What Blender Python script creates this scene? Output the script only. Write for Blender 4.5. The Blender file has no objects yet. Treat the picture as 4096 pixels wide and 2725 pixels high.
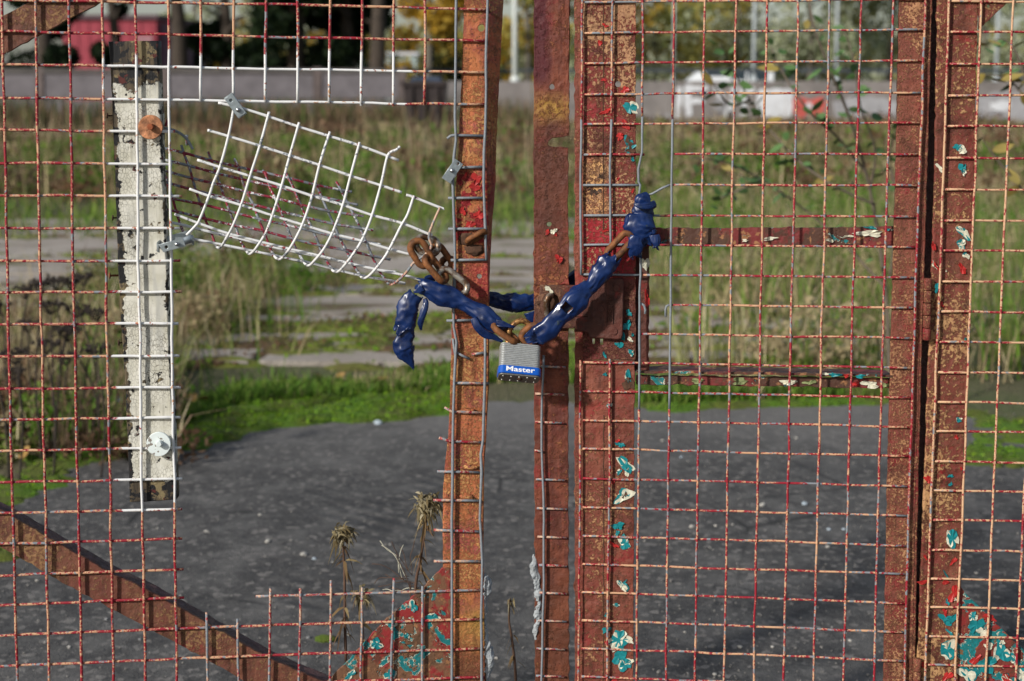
import bpy, bmesh, math, random
import numpy as np
from mathutils import Vector, Matrix, Euler
from mathutils import noise as mn

random.seed(7)
rng = np.random.default_rng(7)
sc = bpy.context.scene
COL = sc.collection

# ------------------------------------------------------------------ camera
F = 5689.0            # focal length in pixels of the 4096 px wide photograph (50 mm on 36 mm)
DIST, CAMH = 2.2, 1.30
TH = math.radians(4.75)
HORIZON = 300.0
SHIFT = -((1362.5 - HORIZON) - F * math.tan(TH)) / 4096.0
cam_d = bpy.data.cameras.new('camera')
cam = bpy.data.objects.new('camera', cam_d)
COL.objects.link(cam)
cam.location = (0, -DIST, CAMH)
cam.rotation_euler = (math.radians(90) - TH, 0, 0)
cam_d.lens = 50; cam_d.sensor_width = 36; cam_d.sensor_fit = 'HORIZONTAL'
cam_d.shift_y = SHIFT
cam_d.clip_start = 0.05; cam_d.clip_end = 2000
cam_d.dof.use_dof = True
cam_d.dof.focus_distance = 2.19
cam_d.dof.aperture_fstop = 4.8
sc.camera = cam

# ------------------------------------------------------------------ sky and sun
SUN_DIR = Vector((-1.05, -1.0, 0.74)).normalized()      # towards the sun
el = math.asin(SUN_DIR.z); az = math.atan2(SUN_DIR.x, SUN_DIR.y)
w = bpy.data.worlds.new('World'); sc.world = w; w.use_nodes = True
wn = w.node_tree
bg = wn.nodes['Background']
sky = wn.nodes.new('ShaderNodeTexSky'); sky.sky_type = 'NISHITA'; sky.sun_disc = False
sky.sun_elevation = el; sky.sun_rotation = az % (2 * math.pi)
sky.air_density = 1.0; sky.dust_density = 1.6; sky.ozone_density = 1.0
# a thin bright veil of high cloud over the whole sky
veil = wn.nodes.new('ShaderNodeMix'); veil.data_type = 'RGBA'
vt = wn.nodes.new('ShaderNodeTexCoord'); vn = wn.nodes.new('ShaderNodeTexNoise'); vn.inputs['Scale'].default_value = 3.0; vn.inputs['Detail'].default_value = 5.0
vr = wn.nodes.new('ShaderNodeMapRange'); vr.inputs[1].default_value = 0.3; vr.inputs[2].default_value = 0.7; vr.inputs[3].default_value = 0.05; vr.inputs[4].default_value = 0.20
wn.links.new(vt.outputs['Generated'], vn.inputs['Vector']); wn.links.new(vn.outputs['Fac'], vr.inputs[0]); wn.links.new(vr.outputs[0], veil.inputs[0])
wn.links.new(sky.outputs[0], veil.inputs[6]); veil.inputs[7].default_value = (8.0, 8.2, 8.6, 1)
wn.links.new(veil.outputs[2], bg.inputs[0]); bg.inputs[1].default_value = 0.09
sl = bpy.data.lights.new('sun', 'SUN'); so = bpy.data.objects.new('sun', sl); COL.objects.link(so)
sl.energy = 4.3; sl.angle = math.radians(3.0); sl.color = (1.0, 0.965, 0.91)
so.location = (-6, -6, 8)
so.rotation_euler = SUN_DIR.to_track_quat('Z', 'Y').to_euler()
sc.view_settings.view_transform = 'Standard'; sc.view_settings.look = 'None'
sc.view_settings.exposure = 0.0; sc.view_settings.gamma = 1.0
sc.render.engine = 'CYCLES'

# ------------------------------------------------------------------ pixel -> place
CP = np.array([0.0, -DIST, CAMH])
def ray(u, v):
    xc = (u - 2048.0) / F
    yc = -(v - 1362.5) / F + SHIFT * 4096.0 / F
    return np.array([xc, math.cos(TH) + yc * math.sin(TH), -math.sin(TH) + yc * math.cos(TH)])
LEFT, RIGHT, SIDE, FLAT = (0.0, 0.106), (0.0085, -0.085), (-0.049, 0.0), (0.0, 0.0)   # leaf planes Y = a + b X
def px(u, v, off=0.0, pl=FLAT):
    d = ray(u, v); a, b = pl
    t = (a + off - CP[1] + b * CP[0]) / (d[1] - b * d[0])
    return CP + t * d
def gp(u, v, z=0.0):
    d = ray(u, v); t = (z - CAMH) / d[2]
    return CP + t * d
def far(u, v, dist):
    d = ray(u, v); t = dist / d[1]
    return CP + t * d

# ------------------------------------------------------------------ objects
def tag(o, label=None, cat=None, group=None, kind=None):
    if label: o['label'] = label
    if cat: o['category'] = cat
    if group: o['group'] = group
    if kind: o['kind'] = kind
    return o
def empty(name, loc, label=None, cat=None, group=None):
    o = bpy.data.objects.new(name, None); COL.objects.link(o); o.location = loc
    o.empty_display_size = 0.05
    return tag(o, label, cat, group)
def wloc(o):
    p = Vector(o.location)
    while o.parent: o = o.parent; p += Vector(o.location)
    return p
def mesh_obj(name, me, mat, parent=None):
    """vertices are given in world space; the object sits at its parent's origin"""
    o = bpy.data.objects.new(name, me); COL.objects.link(o)
    if mat is not None and len(me.materials) == 0: me.materials.append(mat)
    if parent is not None:
        p = wloc(parent)
        me.transform(Matrix.Translation(-p))
        o.parent = parent
    return o
def build(name, verts, faces, mat, parent=None, smooth=False):
    me = bpy.data.meshes.new(name)
    me.from_pydata([tuple(map(float, v)) for v in verts], [], faces)
    if smooth: me.polygons.foreach_set('use_smooth', [True] * len(me.polygons))
    me.update()
    return mesh_obj(name, me, mat, parent)
def recentre(o):
    """put a top-level mesh's origin at its base centre"""
    me = o.data
    co = np.empty(len(me.vertices) * 3); me.vertices.foreach_get('co', co); co = co.reshape(-1, 3)
    c = Vector((co[:, 0].mean(), co[:, 1].mean(), co[:, 2].min()))
    me.transform(Matrix.Translation(-c)); o.location = c
    return o

def catmull(P, n=6):
    P = np.array(P, float); Q = []
    m = len(P)
    if m < 3: return P
    for i in range(m - 1):
        p0 = P[max(i - 1, 0)]; p1 = P[i]; p2 = P[i + 1]; p3 = P[min(i + 2, m - 1)]
        for k in range(n):
            t = k / n
            Q.append(0.5 * ((2 * p1) + (-p0 + p2) * t + (2 * p0 - 5 * p1 + 4 * p2 - p3) * t * t + (-p0 + 3 * p1 - 3 * p2 + p3) * t ** 3))
    Q.append(P[-1])
    return np.array(Q)
def resample(P, step):
    P = np.array(P, float); out = [P[0]]
    for a, b in zip(P[:-1], P[1:]):
        n = max(1, int(np.linalg.norm(b - a) / step))
        for k in range(1, n + 1): out.append(a + (b - a) * k / n)
    return np.array(out)
def tube_geo(P, R, sides=8, squash=None, caps=True):
    P = np.array(P, float); n = len(P)
    R = np.full(n, R) if np.isscalar(R) else np.array(R, float)
    T = np.gradient(P, axis=0); T /= (np.linalg.norm(T, axis=1, keepdims=True) + 1e-12)
    ref = np.array([0, -1.0, 0]) if abs(T[0][1]) < 0.8 else np.array([1.0, 0, 0])
    V = []; Fc = []
    u = ref - T[0] * np.dot(ref, T[0]); u /= np.linalg.norm(u)
    ang = np.arange(sides) * 2 * math.pi / sides
    for i in range(n):
        u = u - T[i] * np.dot(u, T[i]); u /= (np.linalg.norm(u) + 1e-12)
        b = np.cross(T[i], u)
        su = squash if squash else 1.0
        for a in ang: V.append(P[i] + R[i] * (su * math.cos(a) * u + math.sin(a) * b))
    for i in range(n - 1):
        for k in range(sides):
            k2 = (k + 1) % sides
            Fc.append((i * sides + k, i * sides + k2, (i + 1) * sides + k2, (i + 1) * sides + k))
    if caps:
        Fc.append(tuple(range(sides - 1, -1, -1)))
        Fc.append(tuple((n - 1) * sides + k for k in range(sides)))
    return V, Fc
def tube(name, P, R, mat, parent=None, sides=8, squash=None, caps=True):
    V, Fc = tube_geo(P, R, sides, squash, caps)
    return build(name, V, Fc, mat, parent, True)

def rough(pts, step=22.0, amp=1.3, closed=True):
    out = []; n = len(pts)
    for i in range(n if closed else n - 1):
        a = np.array(pts[i], float); b = np.array(pts[(i + 1) % n], float)
        L = np.linalg.norm(b - a); m = max(1, int(L / step))
        if L > 2500: m = max(1, int(L / 60))
        nrm = np.array([-(b - a)[1], (b - a)[0]]) / (L + 1e-9)
        for k in range(m):
            p = a + (b - a) * k / m
            if k: p = p + nrm * random.gauss(0, amp)
            out.append(tuple(p))
    if not closed: out.append(tuple(pts[-1]))
    return out
def circle(cx, cy, r, n=14, jit=0.0):
    return [(cx + (r + random.uniform(-jit, jit)) * math.cos(2 * math.pi * k / n), cy + (r + random.uniform(-jit, jit)) * math.sin(2 * math.pi * k / n)) for k in range(n)]
def plate(name, outline, mat, parent, pl=FLAT, off=0.0, thick=0.006, bev=0.0008, holes=(), amp=1.3, step=22.0):
    """a flat plate cut to an outline: front face at Y = plane + off, extruded away from the viewer's side"""
    cu = bpy.data.curves.new('t', 'CURVE'); cu.dimensions = '2D'; cu.fill_mode = 'BOTH'
    cu.extrude = max(thick / 2 - bev, 0.0001); cu.bevel_depth = bev; cu.bevel_resolution = 1; cu.offset = -bev
    for ring in [rough(outline, step, amp) if amp > 0 else outline] + list(holes):
        sp = cu.splines.new('POLY'); sp.points.add(len(ring) - 1); sp.use_cyclic_u = True
        for q, (u, v) in zip(sp.points, ring):
            p = px(u, v, off, pl); q.co = (p[0], p[2], 0, 1)
    ob = bpy.data.objects.new('t', cu); COL.objects.link(ob)
    me = bpy.data.meshes.new_from_object(ob)
    bpy.data.objects.remove(ob); bpy.data.curves.remove(cu)
    a, b = pl
    co = np.empty(len(me.vertices) * 3); me.vertices.foreach_get('co', co); co = co.reshape(-1, 3)
    new = np.stack([co[:, 0], a + b * co[:, 0] + off + thick / 2 - co[:, 2], co[:, 1]], 1)
    me.vertices.foreach_set('co', new.ravel()); me.flip_normals() if False else None
    me.name = name; me.materials.clear(); me.update()
    bm = bmesh.new(); bm.from_mesh(me); bmesh.ops.recalc_face_normals(bm, faces=bm.faces); bm.to_mesh(me); bm.free()
    return mesh_obj(name, me, mat, parent)
def flange(name, line, mat, parent, pl=FLAT, off=0.0, depth=0.04, thick=9.0, amp=0.8):
    """a leg of an angle section running back from a line of pixels (thick in px, towards +normal)"""
    ln = rough(line, 30.0, amp, closed=False); n = len(ln); V = []; Fc = []
    L = np.array(ln); T = np.gradient(L, axis=0); T /= np.linalg.norm(T, axis=1, keepdims=True)
    N = np.stack([-T[:, 1], T[:, 0]], 1)
    for i in range(n):
        q = L[i]; q2 = L[i] + N[i] * thick
        f0 = px(q[0], q[1], off, pl); f1 = px(q2[0], q2[1], off, pl)
        V += [f0, f0 + np.array([0, depth, 0]), f1 + np.array([0, depth, 0]), f1]
    for i in range(n - 1):
        for k in range(4):
            k2 = (k + 1) % 4
            Fc.append((i * 4 + k, i * 4 + k2, i * 4 + 4 + k2, i * 4 + 4 + k))
    Fc += [(3, 2, 1, 0), tuple((n - 1) * 4 + k for k in range(4))]
    o = build(name, V, Fc, mat, parent)
    bm = bmesh.new(); bm.from_mesh(o.data); bmesh.ops.recalc_face_normals(bm, faces=bm.faces); bm.to_mesh(o.data); bm.free()
    return o
def boxgeo(x0, x1, y0, y1, z0, z1):
    V = [(x0, y0, z0), (x1, y0, z0), (x1, y1, z0), (x0, y1, z0), (x0, y0, z1), (x1, y0, z1), (x1, y1, z1), (x0, y1, z1)]
    return V, [(0, 3, 2, 1), (4, 5, 6, 7), (0, 1, 5, 4), (1, 2, 6, 5), (2, 3, 7, 6), (3, 0, 4, 7)]
def box(name, x0, x1, y0, y1, z0, z1, mat, parent=None, bev=0.0):
    V, Fc = boxgeo(x0, x1, y0, y1, z0, z1)
    o = build(name, V, Fc, mat, parent)
    if bev:
        bm = bmesh.new(); bm.from_mesh(o.data)
        bmesh.ops.bevel(bm, geom=list(bm.edges), offset=bev, segments=2, affect='EDGES', profile=0.6)
        bm.to_mesh(o.data); bm.free()
    return o

# ------------------------------------------------------------------ materials
class MT:
    def __init__(s, name, rough=0.7, metal=0.0, spec=0.4):
        s.m = bpy.data.materials.new(name); s.m.use_nodes = True; s.t = s.m.node_tree
        s.b = s.t.nodes['Principled BSDF']
        s.b.inputs['Roughness'].default_value = rough; s.b.inputs['Metallic'].default_value = metal
        s.b.inputs['Specular IOR Level'].default_value = spec
        s._pos = None
    def put(s, sock, v):
        if hasattr(v, 'is_output') or isinstance(v, bpy.types.NodeSocket): s.t.links.new(v, sock)
        elif isinstance(v, tuple) and len(v) == 3 and sock.type == 'RGBA': sock.default_value = (*v, 1)
        else: sock.default_value = v
    def pos(s):
        if s._pos is None: s._pos = s.t.nodes.new('ShaderNodeNewGeometry').outputs['Position']
        return s._pos
    def scaled(s, sx, sy, sz, vec=None):
        n = s.t.nodes.new('ShaderNodeMapping'); s.put(n.inputs['Vector'], vec or s.pos()); n.inputs['Scale'].default_value = (sx, sy, sz)
        return n.outputs[0]
    def xyz(s):
        n = s.t.nodes.new('ShaderNodeSeparateXYZ'); s.put(n.inputs[0], s.pos()); return n.outputs
    def noise(s, scale, detail=4.0, rough=0.6, vec=None, dist=0.0):
        n = s.t.nodes.new('ShaderNodeTexNoise'); s.put(n.inputs['Vector'], vec or s.pos())
        n.inputs['Scale'].default_value = scale; n.inputs['Detail'].default_value = detail
        n.inputs['Roughness'].default_value = rough; n.inputs['Distortion'].default_value = dist
        return n.outputs['Fac']
    def voro(s, scale, feat='F1', vec=None, out='Distance', rnd=1.0):
        n = s.t.nodes.new('ShaderNodeTexVoronoi'); n.feature = feat; s.put(n.inputs['Vector'], vec or s.pos())
        n.inputs['Scale'].default_value = scale; n.inputs['Randomness'].default_value = rnd
        return n.outputs[out]
    def mr(s, f, a, b, c=0.0, d=1.0):
        n = s.t.nodes.new('ShaderNodeMapRange'); s.put(n.inputs[0], f)
        n.inputs[1].default_value = a; n.inputs[2].default_value = b; n.inputs[3].default_value = c; n.inputs[4].default_value = d
        return n.outputs[0]
    def ma(s, op, a, b=0.0):
        n = s.t.nodes.new('ShaderNodeMath'); n.operation = op; s.put(n.inputs[0], a); s.put(n.inputs[1], b); return n.outputs[0]
    def mix(s, f, a, b):
        n = s.t.nodes.new('ShaderNodeMix'); n.data_type = 'RGBA'; s.put(n.inputs[0], f); s.put(n.inputs[6], a); s.put(n.inputs[7], b)
        return n.outputs[2]
    def attr(s, name):
        n = s.t.nodes.new('ShaderNodeAttribute'); n.attribute_name = name; return n.outputs['Color']
    def objrand(s): return s.t.nodes.new('ShaderNodeObjectInfo').outputs['Random']
    def bump(s, h, strength=0.5, dist=0.002):
        n = s.t.nodes.new('ShaderNodeBump'); s.put(n.inputs['Height'], h); n.inputs['Strength'].default_value = strength; n.inputs['Distance'].default_value = dist
        s.t.links.new(n.outputs[0], s.b.inputs['Normal'])
    def col(s, c): s.put(s.b.inputs['Base Color'], c)
    def rg(s, v): s.put(s.b.inputs['Roughness'], v)
    def boxm(s, x0, x1, z0, z1, soft=0.03, nz=None, amp=0.0):
        X, _, Z = s.xyz()
        if nz is not None:
            d = s.ma('MULTIPLY', s.ma('SUBTRACT', nz, 0.5), amp)
            X = s.ma('ADD', X, d); Z = s.ma('ADD', Z, d)
        a = s.ma('MULTIPLY', s.mr(X, x0 - soft, x0 + soft), s.mr(X, x1 + soft, x1 - soft))
        b = s.ma('MULTIPLY', s.mr(Z, z0 - soft, z0 + soft), s.mr(Z, z1 + soft, z1 - soft))
        return s.ma('MULTIPLY', a, b)

MAROON, RED, TAN, GALV = (0.27, 0.011, 0.024), (0.42, 0.022, 0.022), (0.55, 0.32, 0.185), (0.27, 0.31, 0.35)
WHITE, TEAL, CREAM, RUSTB = (0.70, 0.70, 0.69), (0.006, 0.20, 0.22), (0.62, 0.60, 0.47), (0.075, 0.028, 0.015)

def wire_mat(name, tan=0.5, grey=0.25, white=None, wlev=0.0, base=MAROON, tanc=TAN):
    g = MT(name, 0.55)
    rnd = g.objrand()
    big = g.noise(14, 2, 0.5)
    fine = g.noise(270, 4, 0.65)
    mid = g.noise(75, 3, 0.6)
    v = g.ma('ADD', g.ma('MULTIPLY', fine, 0.75), g.ma('ADD', g.ma('MULTIPLY', mid, 0.35), g.ma('MULTIPLY', big, 0.35)))
    v = g.ma('ADD', v, g.mr(rnd, 0, 1, -0.03, 0.03))
    t0 = 0.725 + (0.5 - tan) * 0.36
    c = g.mix(g.mr(v, t0 - 0.03, t0 + 0.03), base, tanc)
    gv = g.ma('ADD', g.ma('MULTIPLY', g.noise(120, 4, 0.6), 0.68), g.ma('MULTIPLY', g.noise(9, 2, 0.5), 0.32))
    g0 = 0.5 + (0.5 - grey) * 0.32
    c = g.mix(g.mr(gv, g0 - 0.02, g0 + 0.02), c, g.mix(g.noise(260, 3), GALV, (0.13, 0.13, 0.13)))
    if white is not None:
        nz = g.noise(26, 4, 0.6)
        m = None
        for (x0, x1, z0, z1, amp) in white:
            k = g.boxm(x0, x1, z0, z1, 0.010, nz, amp)
            m = k if m is None else g.ma('MAXIMUM', m, k)
        chip = g.mr(g.ma('ADD', g.ma('MULTIPLY', g.noise(150, 4, 0.6), 0.6), g.ma('MULTIPLY', g.noise(32, 2), 0.4)), 0.585, 0.605, 1, 0)
        m = g.mr(g.ma('ADD', m, g.ma('MULTIPLY', g.ma('SUBTRACT', g.noise(420, 3), 0.5), 0.7)), 0.42, 0.55)
        c = g.mix(g.ma('MULTIPLY', m, chip), c, WHITE)
    if wlev:
        ww = g.ma('ADD', g.ma('MULTIPLY', g.noise(170, 4, 0.6), 0.55), g.ma('MULTIPLY', g.noise(24, 3), 0.45))
        c = g.mix(g.mr(ww, 0.5 + (wlev - 0.5) * 0.34 - 0.01, 0.5 + (wlev - 0.5) * 0.34 + 0.01, 1, 0), c, WHITE)
    g.col(c)
    g.bump(g.ma('ADD', fine, g.ma('MULTIPLY', mid, 0.6)), 0.6, 0.0006)
    g.rg(g.mr(fine, 0.3, 0.7, 0.4, 0.75))
    return g.m
def Xof(u, pl): return float(px(u, 1200, 0, pl)[0])
def Zof(v, u=2048, pl=FLAT): return float(px(u, v, 0, pl)[2])
m_wire_left = wire_mat('wire_paint_sprayed', 0.44, 0.22,
    [(Xof(440, LEFT), Xof(1640, LEFT), Zof(430, 900, LEFT), Zof(215, 900, LEFT), 0.05), (Xof(455, LEFT), Xof(720, LEFT), Zof(2040, 600, LEFT), Zof(215, 600, LEFT), 0.06)])
m_wire_bottom = wire_mat('wire_paint_greyed', 0.55, 0.48, tanc=(0.50, 0.33, 0.23))
m_wire_right = wire_mat('wire_paint_faded', 0.45, 0.34)
m_wire_side = wire_mat('wire_paint_tan', 0.56, 0.18, tanc=(0.58, 0.36, 0.21))
m_wire_grey = wire_mat('wire_galvanised', 0.10, 1.15)
m_wire_white = wire_mat('wire_white', 0.25, 0.65, wlev=0.70)
m_wire_back = wire_mat('wire_maroon', 0.12, 0.5, wlev=0.30, base=(0.24, 0.018, 0.035), tanc=(0.16, 0.06, 0.04))

def paint_mat(name, base, base2, patch, pamt, red=None, ramt=0.3, spots=0.0, spotc=RUSTB, bump=0.5, extra=None, bigs=9.0, pfine=170):
    g = MT(name, 0.62, spec=0.35)
    n1 = g.noise(bigs, 4, 0.6); n2 = g.noise(pfine, 6, 0.72); n3 = g.noise(38, 4, 0.6)
    c = g.mix(g.mr(g.noise(21, 3), 0.35, 0.65), base, base2)
    if red is not None:
        rv = g.ma('ADD', g.ma('MULTIPLY', g.noise(13, 4, 0.65, dist=0.6), 0.75), g.ma('MULTIPLY', n2, 0.25))
        t = 0.5 + (0.5 - ramt) * 0.3
        c = g.mix(g.mr(rv, t - 0.02, t + 0.02), c, red)
    pv = g.ma('ADD', g.ma('MULTIPLY', n2, 0.64), g.ma('MULTIPLY', n1, 0.36))
    t = 0.5 + (0.5 - pamt) * 0.34
    c = g.mix(g.mr(pv, t - 0.025, t + 0.035), c, patch)
    st = g.ma('ADD', g.ma('MULTIPLY', g.noise(31, 5, 0.7, dist=0.5), 0.7), g.ma('MULTIPLY', g.noise(6, 3), 0.3))
    c = g.mix(g.mr(st, 0.51, 0.62, 0, 0.8), c, tuple(x * .42 for x in base))
    c = g.mix(g.mr(g.noise(430, 3, 0.6), 0.35, 0.65, 0.14, 0), c, (0.03, 0.014, 0.01))
    sk_ = g.noise(46, 4, 0.6, vec=g.scaled(1.6, 1.6, 0.10))
    c = g.mix(g.mr(sk_, 0.53, 0.68, 0, 0.55), c, tuple(x * .5 for x in base2))
    c = g.mix(g.mr(sk_, 0.44, 0.32, 0, 0.35), c, tuple(min(1, x * 1.7) for x in base))
    if spots:
        sv = g.ma('ADD', g.voro(130, 'F1'), g.ma('MULTIPLY', g.noise(300, 3), 0.3)); sm = g.ma('MULTIPLY', g.mr(sv, 0.27, 0.42, 0.85, 0), g.mr(g.noise(19, 4, 0.7), 0.62 - spots * 0.25, 0.70 - spots * 0.25))
        c = g.mix(sm, c, spotc)
    if extra: c = extra(g, c, n2)
    g.col(c)
    h = g.ma('ADD', g.ma('MULTIPLY', n2, 0.5), g.ma('ADD', n3, g.ma('MULTIPLY', g.mr(pv, t - 0.02, t + 0.02), 0.35)))
    h = g.ma('ADD', h, g.ma('MULTIPLY', g.mr(g.voro(70, 'SMOOTH_F1'), 0.1, 0.5, 1, 0), 0.35))
    g.bump(h, min(1.0, bump * 1.25), 0.0034)
    g.rg(g.mr(n2, 0.3, 0.7, 0.45, 0.8))
    return g.m
def orange_extra(g, c, n2):
    nz = g.noise(20, 4)
    # bare red paint near the chain, a lichen-yellow stain low down
    m = g.boxm(Xof(1800, LEFT), Xof(1985, LEFT), Zof(1000, 1900, LEFT), Zof(690, 1900, LEFT), 0.012, nz, 0.05)
    redm = g.mr(g.noise(48, 5, 0.65, dist=0.8), 0.48, 0.50)
    c = g.mix(g.ma('MULTIPLY', m, redm), c, (0.27, 0.016, 0.018))
    m = g.boxm(Xof(1880, LEFT), Xof(1990, LEFT), Zof(1210, 1900, LEFT), Zof(1040, 1900, LEFT), 0.012, nz, 0.06)
    c = g.mix(g.ma('MULTIPLY', m, g.mr(n2, 0.4, 0.46)), c, (0.38, 0.05, 0.04))
    m = g.boxm(Xof(1840, LEFT), Xof(1990, LEFT), Zof(2570, 1900, LEFT), Zof(2430, 1900, LEFT), 0.02, nz, 0.05)
    c = g.mix(g.ma('MULTIPLY', m, 0.75), c, (0.40, 0.24, 0.05))
    m = g.boxm(Xof(1800, LEFT), Xof(1990, LEFT), Zof(3400, 1900, LEFT), Zof(2600, 1900, LEFT), 0.02, nz, 0.06)
    return g.mix(g.ma('MULTIPLY', m, 0.8), c, (0.15, 0.055, 0.025))
m_orange = paint_mat('paint_orange_rust', (0.52, 0.175, 0.062), (0.40, 0.105, 0.050), (0.54, 0.27, 0.095), 0.44, (0.36, 0.085, 0.065), 0.42, 0.6, bump=0.8, extra=orange_extra, pfine=240)
def bar_extra(g, c, n2):
    nz = g.noise(24, 4)
    m = g.boxm(Xof(2100, FLAT), Xof(2196, FLAT), Zof(330), Zof(-900), 0.008, nz, 0.02)
    c = g.mix(g.ma('MULTIPLY', m, 0.85), c, (0.075, 0.012, 0.018))
    m = g.boxm(Xof(2130, FLAT), Xof(2280, FLAT), Zof(480), Zof(385), 0.014, nz, 0.03)
    c = g.mix(g.ma('MULTIPLY', m, g.mr(n2, 0.36, 0.62, 1, 0.1)), c, (0.36, 0.20, 0.035))
    m = g.boxm(Xof(2130, FLAT), Xof(2280, FLAT), Zof(940), Zof(500), 0.02, nz, 0.04)
    c = g.mix(g.ma('MULTIPLY', m, 0.7), c, (0.085, 0.030, 0.018))
    m = g.boxm(Xof(2130, FLAT), Xof(2300, FLAT), Zof(3400), Zof(2250), 0.06, nz, 0.08)
    return g.mix(g.ma('MULTIPLY', m, 0.75), c, (0.115, 0.042, 0.018))
m_bar = paint_mat('paint_brown_bar', (0.22, 0.060, 0.030), (0.12, 0.030, 0.021), (0.33, 0.125, 0.050), 0.32, (0.24, 0.036, 0.028), 0.28, 0.5, bump=0.8, extra=bar_extra)
def stile_extra(g, c, n2):
    nz = g.noise(24, 4)
    m = g.boxm(Xof(2330, RIGHT), Xof(2420, RIGHT), Zof(865, 2400, RIGHT), Zof(640, 2400, RIGHT), 0.006, nz, 0.02)
    c = g.mix(g.ma('MULTIPLY', m, g.mr(n2, 0.44, 0.50, 1, 0)), c, (0.55, 0.30, 0.12))
    m2 = g.mr(g.noise(52, 3, 0.6), 0.60, 0.62)
    c = g.mix(g.ma('MULTIPLY', m, m2), c, (0.06, 0.032, 0.02))
    m = g.boxm(Xof(2330, RIGHT), Xof(2540, RIGHT), Zof(1110, 2400, RIGHT), Zof(872, 2400, RIGHT), 0.006, nz, 0.02)
    c = g.mix(g.ma('MULTIPLY', m, g.mr(n2, 0.50, 0.56, 1, 0)), c, (0.30, 0.014, 0.02))
    m = g.boxm(Xof(2280, RIGHT), Xof(2560, RIGHT), Zof(1480, 2400, RIGHT), Zof(1110, 2400, RIGHT), 0.012, nz, 0.03)
    return g.mix(g.ma('MULTIPLY', m, 0.75), c, (0.10, 0.026, 0.018))
m_stile = paint_mat('paint_red_stile', (0.20, 0.034, 0.022), (0.155, 0.038, 0.024), (0.44, 0.24, 0.12), 0.46, (0.27, 0.022, 0.024), 0.42, 0.1, bump=0.8, extra=stile_extra, pfine=210)
m_stile_low = paint_mat('paint_brown_red', (0.23, 0.072, 0.042), (0.19, 0.042, 0.028), (0.42, 0.215, 0.10), 0.36, (0.24, 0.028, 0.024), 0.30, 0.3, bump=0.8)
m_hinge = paint_mat('paint_brown_hinge', (0.24, 0.076, 0.044), (0.20, 0.046, 0.032), (0.44, 0.22, 0.105), 0.42, (0.23, 0.018, 0.022), 0.30, 0.0, bump=0.8, bigs=16, pfine=260)
m_side = paint_mat('paint_brown_post', (0.18, 0.060, 0.036), (0.19, 0.036, 0.026), (0.48, 0.27, 0.12), 0.42, (0.28, 0.022, 0.020), 0.14, 0.0, bump=0.8, pfine=190)
m_brace = paint_mat('paint_brace', (0.185, 0.075, 0.042), (0.155, 0.048, 0.032), (0.29, 0.16, 0.07), 0.36, (0.27, 0.045, 0.035), 0.2, 0.2, bump=0.55)
m_flange = paint_mat('paint_dark_flange', (0.12, 0.078, 0.072), (0.15, 0.072, 0.070), (0.22, 0.145, 0.12), 0.4, None, bump=0.8)
m_lock = paint_mat('paint_lock_case', (0.125, 0.034, 0.024), (0.085, 0.032, 0.022), (0.20, 0.075, 0.04), 0.25, (0.20, 0.030, 0.024), 0.2, 0.5, bump=0.7)
m_keep = paint_mat('paint_keep_plate', (0.095, 0.045, 0.030), (0.115, 0.036, 0.024), (0.21, 0.10, 0.055), 0.3, (0.19, 0.028, 0.022), 0.15, 0.5, bump=0.6)
def peel_mat(name, cover, red, teal_amt=0.5):
    g = MT(name, 0.6)
    n = g.ma('ADD', g.ma('MULTIPLY', g.noise(23, 5, 0.62, dist=1.0), 0.85), g.ma('MULTIPLY', g.noise(120, 3), 0.15))
    n2 = g.noise(200, 5, 0.7)
    c = g.mix(g.mr(g.noise(15, 5, 0.65), 0.50, 0.55), cover, red)
    c = g.mix(g.mr(g.noise(40, 5, 0.7), 0.52, 0.62, 0, 0.75), c, (0.075, 0.042, 0.022))
    c = g.mix(g.mr(g.noise(90, 4, 0.6), 0.58, 0.64), c, (0.30, 0.14, 0.06))
    t = 0.54 + (0.5 - teal_amt) * 0.22
    c = g.mix(g.ma('MULTIPLY', g.mr(n, t - 0.008, t - 0.003), g.mr(g.noise(70, 3), 0.45, 0.55)), c, CREAM)
    c = g.mix(g.mr(n, t + 0.004, t + 0.010), c, g.mix(g.mr(n2, 0.35, 0.6), TEAL, (0.01, 0.12, 0.12)))
    k = g.mr(g.noise(46, 5, 0.7), 0.60, 0.63)
    c = g.mix(g.ma('MULTIPLY', k, g.mr(n, t - 0.02, t + 0.03)), c, (0.17, 0.085, 0.035))
    g.col(c)
    g.bump(g.ma('ADD', g.ma('MULTIPLY', g.mr(n, t - 0.02, t, 1, 0), 0.8), g.ma('ADD', g.ma('MULTIPLY', n2, 0.3), g.noise(48, 4))), 0.9, 0.003)
    return g.m
m_peel_left = peel_mat('paint_peeling_left', (0.17, 0.080, 0.042), (0.25, 0.022, 0.022), 0.28)
m_peel_right = peel_mat('paint_peeling_right', (0.17, 0.035, 0.025), (0.23, 0.022, 0.020), 0.50)
m_rail = peel_mat('paint_peeling_rail', (0.075, 0.032, 0.020), (0.17, 0.026, 0.024), 0.22)
def plain(name, c, rough=0.6, metal=0.0, var=0.25, scale=60, bump=0.3, bd=0.001, spec=0.4):
    g = MT(name, rough, metal, spec)
    n = g.noise(scale, 5, 0.65)
    lo = tuple(x * (1 - var) for x in c); hi = tuple(min(1, x * (1 + var)) for x in c)
    g.col(g.mix(g.mr(n, 0.3, 0.7), lo, hi)); g.bump(n, bump, bd)
    return g.m
m_teal = plain('flake_teal', (0.008, 0.19, 0.21), 0.45, var=0.3, scale=120)
m_cream = plain('flake_cream', (0.56, 0.54, 0.42), 0.6, var=0.35, scale=140)
m_redf = plain('flake_red', (0.38, 0.022, 0.020), 0.45, var=0.3, scale=90)
m_green = plain('flake_moss', (0.20, 0.23, 0.10), 0.9, var=0.5, scale=150)
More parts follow.
